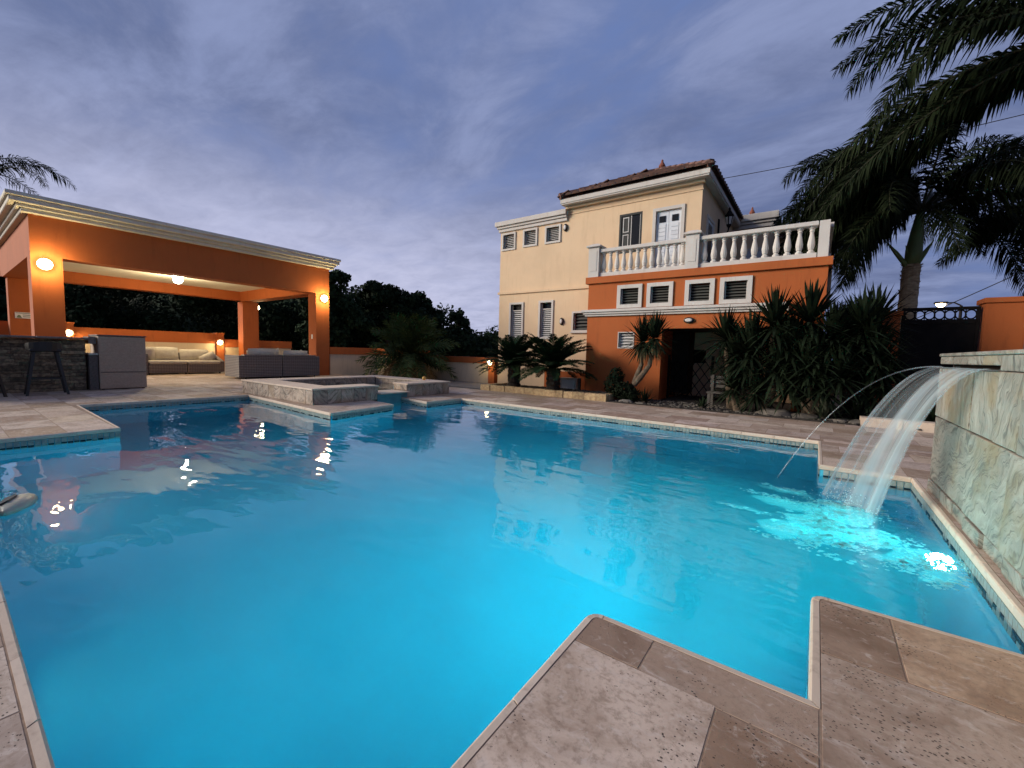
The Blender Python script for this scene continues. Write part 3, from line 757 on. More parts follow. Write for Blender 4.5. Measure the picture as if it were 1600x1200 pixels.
def pavilion():
    XF, XB, YL, YR = -14.4, -21.0, 1.42, 8.55
    root = thing('pavilion', (-17.7, 5, 0), 'orange stucco poolside pavilion with flat roof and cream cornice', 'pavilion')
    zb, zt = 2.91, 3.80
    def col(x0, x1, y0, y1): MB().box(x0, x1, y0, y1, -.01, zb).build('column', 'orange_stucco', root)
    col(XF-.5, XF, YL, YL+.5); col(XF-.5, XF, YR-.5, YR); col(XB, XB+.5, YL+.10, YL+.60); col(XB, XB+.5, YR-.42, YR+.22)
    b = MB(); b.box(XF-.5, XF, YL, YR, zb, zt); fixn(b.build('beam', 'orange_stucco', root))
    MB().box(XB, XB+.5, YL, YR+.22, zb+.05, zt).build('beam', 'orange_stucco', root)
    MB().box(XB+.5, XF-.5, YL, YL+.5, zb, zt).build('beam', 'orange_stucco', root)
    MB().box(XB+.5, XF-.5, YR-.5, YR, zb, zt).build('beam', 'orange_stucco', root)
    MB().box(XB+.5, XF-.5, YL+.5, YR-.5, 3.32, zt).build('ceiling', 'ceiling_white', root)
    # moulded cornice: three steps running round the roof slab
    for o, a, c, nm in ((.13, zt, zt+.085, 'cornice_step'), (.20, zt+.085, zt+.16, 'cornice_step'), (.31, zt+.16, zt+.27, 'cornice_step'), (.36, zt+.27, zt+.36, 'cornice_crown')):
        MB().box(XB-o, XF+o, YL-o+.02, YR+.05+o*.55, a, c, 0, .012).build(nm, 'cornice_cream', root)
    # light switch on the column
    MB().box(XF-.30, XF-.22, YR-.512, YR-.5, 1.30, 1.46, 0, .004).build('switch_plate', 'sign_white', root)
pavilion()
GL = 'round lamps glowing on the pavilion columns'
wall_lamp((-14.4, 1.63, 2.72), (1, 0, 0), 'lit round wall lamp on the left front pavilion column above the bar', 62, GL, r=.125)
wall_lamp((-14.4, 8.33, 2.74), (1, 0, 0), 'lit round wall lamp on the right front pavilion column', 62, GL, r=.12)
wall_lamp((-20.74, 8.77, 2.72), (0.35, 1, 0), 'small lit wall lamp on the back column of the pavilion', 26, GL, r=.10)
def ceiling_lamp():
    c = (-17.6, 5.02, 3.32)
    root = thing('ceiling_lamp', c, 'bright round lamp on the pavilion ceiling', 'ceiling lamp')
    MB().lathe([(.15, -.02), (.16, 0)], c, 16).build('back_plate', 'steel', root)
    m = MB(); m.lathe([(.03, -.30), (.10, -.27), (.14, -.18), (.15, -.021)], c, 16); m.build('glowing_bowl', 'lamp_glow_white', root, smooth=True)
    l = bpy.data.lights.new('ceiling_lamp_light', 'POINT'); l.energy = 230; l.color = (1, .80, .48); l.shadow_soft_size = .12
    o = bpy.data.objects.new('ceiling_lamp_light', l); COL.objects.link(o); o.parent = root; o.location = (0, 0, -.46)
ceiling_lamp()

# ------------------------------------------------------------------ garden walls
def garden_wall(label, p0, p1, th, z1, strip, loc, zb=-.05, split=None):
    """low wall: pale panel below, orange band on top; axis aligned"""
    root = thing('garden_wall', loc, label, 'garden wall')
    x0, x1, y0, y1 = min(p0[0], p1[0]), max(p0[0], p1[0]), min(p0[1], p1[1]), max(p0[1], p1[1])
    if x1-x0 < .01: x0 -= th
    if y1-y0 < .01: y1 += th
    MB().box(x0, x1, y0, y1, zb, z1-strip).build('wall_panel', 'pale_stucco', root)
    g = .025; MB().box(x0-g, x1+g, y0-g, y1+g, z1-strip, z1).build('wall_band', 'orange_stucco', root)
    return root
garden_wall('long low wall with orange band behind the sofas in the pavilion', (-21.2, 3.02), (-21.2, 7.30), .2, 1.49, .44, (-21.3, 5, 0))
garden_wall('low wall with orange band at the far left beyond the bar', (-21.2, -8), (-21.2, 2.55), .2, 1.58, .44, (-21.3, -2, 0))
garden_wall('lower wall with orange band behind the right back column', (-21.2, 7.62), (-21.2, 10.55), .2, 1.25, .34, (-21.3, 9, 0))
def wall_pillar(loc, w, d, h, label):
    root = thing('wall_pillar', loc, label, 'wall pillar')
    x, y, z = loc
    MB().box(x-w/2, x+w/2, y-d/2, y+d/2, -.05, h).build('pillar_shaft', 'orange_stucco', root)
    MB().box(x-w/2-.02, x+w/2+.02, y-d/2-.02, y+d/2+.02, h, h+.05).build('pillar_cap', 'orange_stucco', root)
wall_pillar((-21.25, 2.785, 0), .3, .43, 1.60, 'orange wall pillar with a lit lamp just above the bar')
wall_pillar((-21.25, 7.46, 0), .3, .28, 1.46, 'orange wall pillar with a lit lamp beside the far sofa')
GW = 'hooded lamps on the garden wall'
wall_lamp((-21.10, 2.86, 1.27), (1, 0, 0), 'lit hooded lamp on the wall pillar behind the bar', 26, GW, 'hood', .10)
wall_lamp((-21.10, 7.42, 1.10), (1, 0, 0), 'lit hooded lamp on the wall pillar beside the far sofa', 28, GW, 'hood', .10)
garden_wall('cream garden wall with orange band right of the pavilion', (-14.47, 8.62), (-14.47, 10.60), .2, 1.03, .26, (-14.5, 9.6, 0), -.5)
garden_wall('cream garden wall with orange band behind the bushy palm', (-14.40, 10.60), (-11.6, 10.60), .2, 1.03, .26, (-13, 10.7, 0), -.4)
garden_wall('lower cream garden wall between bushy palm and house', (-11.57, 10.60), (-8.58, 10.60), .2, .82, .20, (-10, 10.7, 0), -.3)
wall_pillar((-8.44, 10.66, 0), .24, .24, .80, 'narrow orange wall pillar with a lit lamp at the house corner')
wall_lamp((-8.44, 10.535, .66), (0, -1, 0), 'lit lamp on the narrow pillar at the house corner', 9, GW, 'hood', .07)

# ------------------------------------------------------------------ house
HY = 10.6    # cream front
OY = 9.7     # orange terrace block front
def house():
    root = thing('house', (-4, 12, 0), 'two storey cream and orange house with balustraded terrace and tiled roof', 'house')
    P = lambda mb, name, m: mb.build(name, m, root)
    def window(x0, x1, z0, z1, y, trim, n, slat='slat_white', sill=False, upper=0.0, proud=.03, white_in=True):
        """outer trim x0..x1,z0..z1 on the wall plane y, glass and tilted louvre slats inside"""
        f = MB(); ya, yb = y-proud, y+.05
        f.box(x0, x0+trim, ya, yb, z0+trim, z1-trim); f.box(x1-trim, x1, ya, yb, z0+trim, z1-trim)
        f.box(x0, x1, ya, yb, z1-trim, z1); f.box(x0, x1, ya, yb, z0, z0+trim)
        if sill: f.box(x0-.03, x1+.03, ya-.03, y, z0-.03, z0-.001)
        ix0, ix1, iz0, iz1 = x0+trim, x1-trim, z0+trim, z1-trim; s = .022
        f.box(ix0+.001, ix0+s, y+.03, y+.07, iz0, iz1); f.box(ix1-s, ix1-.001, y+.03, y+.07, iz0, iz1)
        if upper: f.box(ix0+s, ix1-s, y+.03, y+.07, iz1-upper-.03, iz1-upper)
        w = f.build('window', 'white_trim', root)
        MB().box(ix0+.001, ix1-.001, y+.13, y+.14, iz0+.001, iz1-.001).build('pane', 'dark_glass', w)
        top = iz1-upper-.035 if upper else iz1-.004
        h = (top-iz0)/n; me = None
        for k in range(n):
            z = iz0+h*(k+.5)
            if me is None:
                mb = MB(); a, b = ix0+s+.002, ix1-s-.002; d = h*.62
                mb.add([(a, .0, -d*.5), (b, .0, -d*.5), (b, .045, d*.5), (a, .045, d*.5), (a, .006, -d*.5-.004), (b, .006, -d*.5-.004), (b, .051, d*.5-.004), (a, .051, d*.5-.004)],
                       [(0, 1, 2, 3), (7, 6, 5, 4), (0, 4, 5, 1), (2, 6, 7, 3), (0, 3, 7, 4), (1, 5, 6, 2)])
                me = mb.mesh('slat', slat, Vector((OFF[root.name].x, 0, 0)))
            o = link('slat', me, w); o.location = (0, y+.035-OFF[root.name].y, z)
        return w
    # --- cream wing, front wall
    wins = [(-8.16, -7.64, 4.13, 4.66, .055, 8), (-7.37, -6.86, 4.15, 4.67, .055, 8), (-6.60, -6.08, 4.15, 4.65, .055, 8)]
    lows = [(-7.81, -7.28, 1.34, 2.53, .06, 14), (-6.74, -6.24, 1.42, 2.54, .06, 14)]
    side = (-5.63, -4.60, 1.62, 2.19, .05, 5)
    holes = [(a+t, b-t, c+t, d-t) for a, b, c, d, t, n in wins+lows+[side]]
    door_b = (-4.36, -3.76, 3.62, 4.61); door_w = (-3.42, -2.82, 2.95, 4.53)
    holes += [door_b, door_w]
    mb = MB(); XL, XM, XR = -8.22, -5.88, -2.38
    wall_y(mb, XL, XM, .0, 4.78, HY, .2, holes); wall_y(mb, XM, -3.21, .0, 5.06, HY, .2, holes); wall_y(mb, -3.21, XR, 2.6, 5.06, HY, .2, holes)
    mb.box(XR-.2, XR, HY+.2, 15.0, 2.6, 5.06); mb.box(XL, XL+.2, HY+.2, 15.0, 0, 4.78); mb.box(XM, XM+.2, HY+.2, 15, 4.5, 5.06); mb.box(XL, XR, 14.8, 15.0, 0, 4.7)
    P(mb, 'cream_wall', 'cream_stucco')
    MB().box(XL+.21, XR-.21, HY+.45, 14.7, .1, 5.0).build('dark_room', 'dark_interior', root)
    MB().box(XL-.04, -4.72, HY-.045, HY-.001, 2.80, 2.87).build('belt_moulding', 'cream_stucco', root)
    MB().box(XM+.02, XR+.02, HY-.02, HY-.001, 4.86, 4.885).build('belt_moulding', 'cream_stucco', root)
    MB().box(-6.46, -4.73, HY-.03, HY-.001, 0, .50).build('dado_band', 'orange_stucco', root)
    for a, b, c, d, t, n in wins: window(a, b, c, d, HY, t, n)
    for a, b, c, d, t, n in lows: window(a, b, c, d, HY, t, n, upper=.17)
    a, b, c, d, t, n = side; window(a, b, c, d, HY, t, n, 'slat_grey', sill=True)
    for o, z0, z1 in ((.05, 4.70, 4.79), (.09, 4.795, 4.86), (.14, 4.865, 5.00)):
        MB().box(XL-o, XM-.002, HY-o, HY+.4, z0, z1, 0, .008).build('parapet_cornice', 'white_trim', root)
    MB().box(XL, XM+.1, HY+.4, 15, 4.72, 4.80).build('flat_roof', 'white_trim', root)
    # --- dark shuttered window and white double door on the terrace
    f = MB(); a, b, c, d = door_b; tw = .05
    f.box(a, b, HY+.0, HY+.06, d-tw, d).box(a, b, HY, HY+.06, c, c+tw).box(a, a+tw, HY, HY+.06, c+tw, d-tw).box(b-tw, b, HY, HY+.06, c+tw, d-tw)
    xm = (a+b)/2; f.box(a+tw, xm, HY+.02, HY+.05, c+tw, d-tw)
    w = P(f, 'shuttered_window', 'black_paint')
    for zz in ((c+.10, c+.47), (c+.53, c+.90)):
        mb = MB(); p, q, t = a+.10, xm-.05, .016
        mb.box(p, q, HY+.008, HY+.019, zz[0], zz[0]+t).box(p, q, HY+.008, HY+.019, zz[1]-t, zz[1]).box(p, p+t, HY+.008, HY+.019, zz[0]+t, zz[1]-t).box(q-t, q, HY+.008, HY+.019, zz[0]+t, zz[1]-t)
        mb.build('shutter_panel', 'slat_white', w)
    MB().box(xm+.02, b-tw-.02, HY+.03, HY+.04, c+tw+.01, d-tw-.01).build('pane', 'dark_glass', w)
    mb = MB(); p, q, t = xm+.005, b-tw-.002, .014
    mb.box(p, p+t, HY+.02, HY+.045, c+tw, d-tw).box(q-t, q, HY+.02, HY+.045, c+tw, d-tw).build('glazing_bar', 'slat_white', w)
    a, b, c, d = door_w; f = MB(); tr = .075
    f.box(a-tr, a-.001, HY-.03, HY+.05, c, d+tr).box(b+.001, b+tr, HY-.03, HY+.05, c, d+tr).box(a-.001, b+.001, HY-.03, HY+.05, d+.001, d+tr)
    w = P(f, 'double_door', 'white_trim'); xm = (a+b)/2
    for p, q in ((a+.005, xm-.004), (xm+.004, b-.005)):
        MB().box(p, q, HY+.035, HY+.07, c, d-.004).build('door_leaf', 'shutter_white', w)
        MB().box(p+.07, q-.07, HY+.022, HY+.034, d-.27, d-.12).build('door_light', 'dark_glass', w)
        z = c+.30
        while z < d-.36:
            MB().box(p+.06, q-.06, HY+.024, HY+.034, z, z+.085).build('louvre', 'shutter_white', w); z += .098
    # side door on the gable wall
    f = MB(); ys = 11.15
    f.box(XR, XR+.03, ys, ys+.07, 2.95, 4.46).box(XR, XR+.03, ys+.75, ys+.82, 2.95, 4.46).box(XR, XR+.03, ys+.07, ys+.75, 4.39, 4.46)
    w = P(f, 'side_door', 'white_trim'); MB().box(XR-.0, XR+.012, ys+.075, ys+.745, 2.95, 4.385).build('door_leaf', 'shutter_white', w)
    MB().box(XR+.013, XR+.018, ys+.2, ys+.62, 3.4, 4.3).build('door_light', 'dark_glass', w)
    # --- hipped tile roof
    rx0, rx1, ry0, ry1, rz = -5.98, -2.19, 10.33, 15.2, 5.24
    ap0, ap1 = Vector((-4.08, 12.4, 6.22)), Vector((-4.08, 13.2, 6.22))
    e = MB(); e.box(rx0+.02, rx1-.02, ry0+.02, ry1-.02, 5.07, 5.10).box(rx0, rx1, ry0, ry1, 5.10, rz-.02, 0, .006)
    P(e, 'eaves', 'white_trim')
    MB().box(XM-.02, XR+.06, HY-.10, HY-.001, 5.0, 5.066).build('eaves_moulding', 'cream_stucco', root)
    b = MB(); b.add([(rx0-.02, ry0-.02, rz-.02), (rx1+.02, ry0-.02, rz-.02), (rx1+.02, ry1, rz-.02), (rx0-.02, ry1, rz-.02), ap0, ap1], [(0, 1, 4), (1, 2, 5, 4), (2, 3, 5), (3, 0, 4, 5)])
    roof = P(b, 'roof', 'roof_clay')
    # clay pantiles on the front slope and the two flanks
    def tile_mesh(ln):
        mb = MB(); n = 5; r0, r1 = .105, .09; vs = []
        for yy, r, dz in ((0, r0, .035), (ln, r1, .0)):
            for k in range(n+1):
                a = math.pi*k/n; vs.append((r*math.cos(a), yy, r*.62*math.sin(a)+dz))
        fs = [(k, k+1, n+2+k, n+1+k) for k in range(n)] + [tuple(range(n+1))]
        return mb.add(vs, fs)
    def slope(a, bb, top0, top1, keep):
        ax = (bb-a).normalized(); mid = (a+bb)/2; up = ((top0+top1)/2-mid); n = ax.cross(up).normalized(); upn = n.cross(ax).normalized()
        H = (top0-a).dot(upn); W = (bb-a).length; l0 = (top0-a).dot(ax); l1 = (top1-a).dot(ax)
        me = tile_mesh(.34).mesh('roof_tile', 'roof_clay'); rest = MB(); w = .205; rows = int(H/.29)
        for j in range(rows):
            t = j*.29; lo = l0*t/H; hi = W+(l1-W)*t/H; k = math.ceil((lo+.02)/w)
            while k*w+w*.5 < hi:
                pos = a+ax*(k*w+w*.5)+upn*(t-.03)+n*(.012+RND.uniform(0, .008))
                m = Matrix((ax, upn, n)).transposed().to_4x4(); m.translation = pos
                if keep(j):
                    o = link('roof_tile', me, roof); o.matrix_local = Matrix.Translation(-OFF[root.name]) @ m
                else:
                    tm = tile_mesh(.34); rest.add([m @ Vector(v) for v in tm.v], tm.f)
                k += 1
        if rest.v: rest.build('flank_tiles', 'roof_clay', roof)['kind'] = 'stuff'
    A, B, C, D = (Vector((rx0-.02, ry0-.02, rz)), Vector((rx1+.02, ry0-.02, rz)), Vector((rx1+.02, ry1, rz)), Vector((rx0-.02, ry1, rz)))
    slope(A, B, ap0, ap0, lambda j: True); slope(B, C, ap0, ap1, lambda j: False); slope(D, A, ap1, ap0, lambda j: False)
    for p, q in ((A, ap0), (B, ap0), (ap0, ap1)):
        nn = int((q-p).length/.3); d = (q-p)/nn
        for i in range(nn):
            MB().tube([p+d*i+Vector((0, 0, .05)), p+d*(i+1.12)+Vector((0, 0, .045))], [.095, .08], 6).build('hip_tile', 'roof_clay', roof)
    def vent(x, y, z, r=.09):
        m = MB(); m.lathe([(r*1.1, 0), (r*1.1, .04), (r*.85, .05), (r*.85, .22), (r*1.0, .23), (r*1.0, .26), (r*.5, .34), (r*.35, .36), (r*.35, .40), (r*.1, .43)], (x, y, z), 10)
        return m.build('roof_vent', 'terracotta', root)
    vent(-3.86, 12.25, 6.06)
    # --- lower wing behind the terrace
    mb = MB(); WX = -1.36
    wall_y(mb, XR, WX, 2.6, 5.16, 15.02, .2); mb.box(WX-.2, WX, 15.22, 19, 2.6, 5.16); P(mb, 'wing_wall', 'cream_stucco')
    for o, z0, z1 in ((.06, 5.0, 5.12), (.11, 5.125, 5.20), (.17, 5.205, 5.40)):
        MB().box(XR+.02, WX+o, 15.02-o, 19.2, z0, z1, 0, .008).build('wing_cornice', 'white_trim', root)
    f = MB(); f.box(-2.1, -2.02, 14.98, 15.019, 2.9, 4.4).box(-1.55, -1.47, 14.98, 15.019, 2.9, 4.4).box(-2.02, -1.55, 14.98, 15.019, 4.32, 4.4)
    w = P(f, 'wing_door', 'white_trim'); MB().box(-2.015, -1.555, 14.995, 15.019, 2.9, 4.315).build('door_leaf', 'shutter_white', w)
    vent(-1.98, 15.6, 5.40, .08)
    mb = MB(); mb.box(WX+.02, 0.2, 16.2, 16.4, 2.6, 4.9); P(mb, 'wing_wall', 'cream_stucco')
    rr = MB(); rr.add([(WX+.05, 15.9, 4.93), (.5, 15.9, 4.93), (.5, 19, 5.9), (WX+.05, 19, 5.9), (WX+.05, 15.9, 4.86), (.5, 15.9, 4.86)], [(0, 1, 2, 3), (4, 5, 1, 0)])
    rf = P(rr, 'low_roof', 'roof_clay'); me = tile_mesh(.36).mesh('roof_tile', 'roof_clay')
    sl = math.atan2(.97, 3.1)
    for j in range(6):
        for k in range(8):
            o = link('roof_tile', me, rf); p = Vector((WX+.17+k*.21, 15.9+j*.29*math.cos(sl)-.03, 4.945+j*.29*math.sin(sl))) - OFF[root.name]
            o.location = p; o.rotation_euler = (sl, 0, 0)
    # --- orange terrace block
    OX0, OX1 = -4.72, .06
    tw = [(-3.96, -3.36), (-3.25, -2.67), (-2.42, -1.83), (-1.73, -1.14)]; t = .085
    holes = [(a+t, b-t, 2.12+t, 2.66-t) for a, b in tw] + [(-3.90+.02, -3.50-.02, 1.17+.02, 1.56-.02), (-2.87, -.35, -.01, 1.63)]
    mb = MB(); wall_y(mb, OX0, OX1, -.05, 2.74, OY, .2, holes)
    mb.box(OX0, OX0+.2, OY+.2, HY, -.05, 2.74); mb.box(OX1-.2, OX1, OY+.2, 15, -.05, 2.74)
    P(mb, 'orange_wall', 'orange_stucco')
    MB().box(OX0-.06, OX1+.06, OY-.06, OY+.3, 2.742, 2.90, 0, .006).build('terrace_edge', 'orange_stucco', root)
    MB().box(OX0+.2, OX1-.2, OY+.24, HY-.001, 2.60, 2.895).box(XR+.001, OX1-.2, HY-.001, 15, 2.6, 2.893).build('terrace_floor', 'paving_grey', root)
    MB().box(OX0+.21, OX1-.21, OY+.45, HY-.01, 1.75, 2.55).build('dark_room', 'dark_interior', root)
    for a, b in tw: window(a, b, 2.12, 2.66, OY, t, 6, 'slat_grey', proud=.035)
    window(-3.90, -3.50, 1.17, 1.56, OY, .02, 5, 'slat_white', proud=.012)
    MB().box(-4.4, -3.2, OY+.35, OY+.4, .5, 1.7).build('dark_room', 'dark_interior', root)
    for o, z0, z1 in ((.05, 1.945, 1.99), (.085, 1.992, 2.04), (.12, 2.042, 2.10)):
        MB().box(OX0-o, -.5, OY-o, OY-.001, z0, z1, 0, .005).build('band_cornice', 'white_trim', root)
    # entrance recess
    mb = MB(); mb.box(-3.2, -3.0, OY+.2, 11.6, -.05, 1.72); P(mb, 'recess_side', 'orange_stucco')
    mb = MB(); wall_y(mb, -3.0, .0, -.05, 1.72, 11.6, .15); P(mb, 'recess_back', 'cream_stucco')
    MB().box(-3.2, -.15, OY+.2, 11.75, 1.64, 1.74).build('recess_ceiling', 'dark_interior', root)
    MB().box(-2.62, -2.30, 11.57, 11.6, .86, 1.20).build('meter_box', 'iron', root)
    return root
house_root = house()

def balustrade():
    root = thing('balustrade', (-2.3, 9.85, 2.9), 'white balustrade with turned balusters along the house terrace', 'balustrade')
    y = 9.80
    def pier(x, w=.27, yy=y):
        MB().box(x-w/2, x+w/2, yy-w/2, yy+w/2, 2.902, 3.62).build('pier', 'white_trim', root)
        MB().box(x-w/2+.05, x+w/2-.05, yy-w/2-.008, yy-w/2-.001, 3.05, 3.52).build('pier_panel', 'white_trim', root)
        m = MB(); m.box(x-w/2-.05, x+w/2+.05, yy-w/2-.05, yy+w/2+.05, 3.622, 3.67, 0, .01)
        m.lathe([(w*.78, .048), (w*.62, .075), (w*.35, .10), (.02, .11)], (x, yy, 3.622), 4); fixn(m.build('pier_cap', 'white_trim', root))
    px = [-4.60, -2.32, .0]
    for x in px[:2]: pier(x)
    MB().box(-.12, .04, y-.09, y+.09, 2.902, 3.57).build('end_post', 'white_trim', root); pier(0, .27, 14.6)
    prof = [(.062, 0), (.062, .035), (.046, .05), (.036, .07), (.05, .085), (.05, .10), (.062, .16), (.060, .20), (.048, .28), (.034, .36), (.032, .40), (.042, .41), (.042, .425), (.034, .44), (.056, .465), (.060, .49)]
    m = MB(); m.lathe(prof, (0, 0, 0), 10); me = m.mesh('baluster', 'white_trim', smooth=False)
    for a, b, n in ((px[0]+.135, px[1]-.135, 12), (px[1]+.135, px[2]-.135, 11)):
        MB().box(a, b, y-.085, y+.085, 2.902, 3.0, 0, .006).build('bottom_rail', 'white_trim', root)
        MB().box(a, b, y-.095, y+.095, 3.49, 3.575, 0, .012).build('top_rail', 'white_trim', root)
        for i in range(n):
            o = link('baluster', me, root); o.location = Vector((a+(b-a)*(i+.5)/n, y, 3.0)) - OFF[root.name]
    MB().box(-.085, .085, y+.135, 14.46, 2.902, 3.0).build('bottom_rail', 'white_trim', root)
    MB().box(-.095, .095, y+.135, 14.46, 3.49, 3.575).build('top_rail', 'white_trim', root)
    for i in range(21):
        o = link('baluster', me, root); o.location = Vector((0, y+.24+i*.205, 3.0)) - OFF[root.name]
balustrade()

def bulkhead(loc, label, horiz, face=(0, -1, 0)):
    """unlit oval bulkhead lamp: dark cage ring and pale glass"""
    root = thing('bulkhead_lamp', loc, label, 'wall lamp', 'unlit oval bulkhead lamps on the house')
    w, h = (.11, .065) if horiz else (.06, .105); x, y, z = loc
    def oval(rx, rz, y0, y1, name, m, n=16):
        mb = MB(); vs = [(x+k*rx*math.cos(2*math.pi*i/n), yy, z+k*rz*math.sin(2*math.pi*i/n)) for yy, k in ((y0, 1), (y0-(y0-y1)*.7, 1), (y1, .7)) for i in range(n)]
        mb.add(vs, [(j*n+i, j*n+(i+1) % n, (j+1)*n+(i+1) % n, (j+1)*n+i) for j in range(2) for i in range(n)]+[tuple(range(n)), tuple(2*n+i for i in range(n))[::-1]])
        return fixn(mb.build(name, m, root, smooth=False))
    oval(w, h, y-.001, y-.05, 'cage', 'black_paint'); oval(w*.66, h*.6, y-.04, y-.075, 'glass', 'slat_white')
bulkhead((-5.93, HY, 4.52), 'oval bulkhead lamp beside the top row of small cream windows', False)
bulkhead((-5.95, HY, 1.92), 'oval bulkhead lamp between tall window and corner on cream wall', False)
bulkhead((-2.30, OY, 1.80), 'oval bulkhead lamp above the dark entrance', True)

def lantern():
    x, y, z = -2.38, 12.55, 4.40
    root = thing('wall_lantern', (x, y, z), 'black scrolled wall lantern on the gable side of the house', 'wall lantern')
    MB().box(x, x+.03, y-.05, y+.05, z-.15, z+.30).build('back_plate', 'iron', root)
    MB().tube([(x+.03, y, z-.08), (x+.10, y, z-.14), (x+.20, y, z-.12), (x+.25, y, z-.03), (x+.26, y, z+.05)], .018, 6).build('scroll_arm', 'iron', root)
    m = MB(); m.lathe([(.03, .05), (.05, .08), (.06, .10), (.105, .34), (.115, .36), (.07, .42), (.05, .46), (.02, .50), (.03, .53), (.005, .58)], (x+.26, y, z), 6)
    m.build('lantern_body', 'iron', root)
    for k in range(6):
        a = math.pi/3*k+math.pi/6*0; c = Vector((math.cos(a), math.sin(a), 0)); t = Vector((-c.y, c.x, 0)); o = Vector((x+.26, y, z))
        MB().add([o+c*.063+t*.022+Vector((0, 0, .13)), o+c*.063-t*.022+Vector((0, 0, .13)), o+c*.095-t*.036+Vector((0, 0, .31)), o+c*.095+t*.036+Vector((0, 0, .31))], [(0, 1, 2, 3)]).build('lantern_glass', 'slat_white', root)
lantern()

def lattice_gate():
    root = thing('lattice_gate', (-2.4, 10.8, 0), 'black folding lattice gate in the dark entrance', 'gate')
    y = 10.8; x0, x1, h = -2.98, -1.10, .92
    for x in (x0, -1.98, x1): MB().box(x-.03, x+.03, y-.02, y+.02, -.05, h+.12).build('post', 'iron', root)
    n = 9; s = (x1-x0)/n
    for i in range(-3, n+1):
        for sg in (1, -1):
            xa, xb = (x0+i*s, x0+(i+3)*s) if sg > 0 else (x0+(i+3)*s, x0+i*s); za, zb = .02, h
            pa, pb = Vector((xa, y+sg*.012, za)), Vector((xb, y+sg*.012, zb))
            def clip(p, q, lim, lo):
                if (p.x < lim) if lo else (p.x > lim): p = p+(q-p)*((lim-p.x)/(q.x-p.x))
                return p
            pa, pb = clip(pa, pb, x0, True), clip(pb, pa, x0, True); pa, pb = clip(pa, pb, x1, False), clip(pb, pa, x1, False)
            if (pb-pa).length > .05: MB().tube([pa, pb], .010, 4).build('lattice_bar', 'iron', root)
lattice_gate()

def utility():
    root = thing('utility_cabinet', (-5.3, 9.95, 0), 'white louvred utility cabinet behind the planter at the orange wall', 'utility cabinet')
    MB().box(-5.46, -4.98, 9.75, 9.98, 0, .38, 0, .01).build('cabinet_body', 'white_trim', root)
    MB().box(-5.41, -5.03, 9.735, 9.749, .05, .33).build('cabinet_door', 'shutter_white', root)
    MB().tube([(-4.84, 9.62, 0), (-4.84, 9.62, .40)], .05, 8).build('drain_pipe', 'black_paint')
    o = bpy.data.objects['drain_pipe']; tag(o, 'short black drain pipe at the corner of the orange block', 'pipe')
utility()

def street_gate():
    root = thing('street_gate', (1.9, 11.8, 0), 'black metal gate with a row of rings between orange pillars', 'gate')
    y = 11.8; x0, x1 = 1.36, 2.47
    MB().box(x0, x0+.05, y-.03, y+.03, -.05, 2.06).build('gate_stile', 'iron', root); MB().box(x1-.05, x1, y-.03, y+.03, -.05, 2.06).build('gate_stile', 'iron', root)
    MB().box(x0, x1, y-.035, y+.035, 2.062, 2.12).build('top_rail', 'iron', root)
    MB().box(x0+.051, x1-.051, y-.03, y+.03, 1.80, 1.88).build('frieze_rail', 'iron', root)
    MB().box(x0+.051, x1-.051, y-.012, y+.012, -.02, 1.80).build('gate_panel', 'iron', root)
    k = 7; s = (x1-x0-.1)/k
    for i in range(k):
        cx = x0+.05+s*(i+.5); n = 16; r = .088
        MB().tube([(cx+r*math.cos(2*math.pi*j/n)*.86, y, 1.971+r*math.sin(2*math.pi*j/n)) for j in range(n+1)], .014, 5, cap=False).build('ring', 'iron', root)
        if i: MB().tube([(x0+.05+s*i, y, 1.88), (x0+.05+s*i, y, 2.062)], .008, 4).build('frieze_bar', 'iron', root)
    def pillar(x0, x1, h, label):
        r2 = thing('gate_pillar', ((x0+x1)/2, 11.9, 0), label, 'gate pillar')
        MB().box(x0, x1, 11.66, 12.1, -.05, h-.10).build('pillar_shaft', 'orange_stucco', r2)
        MB().box(x0-.03, x1+.03, 11.63, 12.13, h-.10, h, 0, .01).build('pillar_cap', 'orange_stucco', r2)
        return r2
    a = pillar(.93, 1.33, 2.06, 'orange gate pillar left of the black gate behind the yuccas')
    MB().box(1.20, 1.28, 11.63, 11.659, 1.03, 1.18).build('intercom', 'slat_white', a)
    pillar(2.50, 3.02, 2.26, 'orange gate pillar right of the black gate above the waterfall wall')
    garden_wall('cream wall panel with orange band left of the gate pillar', (.30, 11.8), (.90, 11.8), .2, 1.55, .5, (.6, 11.9, 0))
    garden_wall('cream wall panel with orange band at the far right edge', (3.06, 11.85), (8, 11.85), .2, 2.05, .45, (5, 11.9, 0))
street_gate()

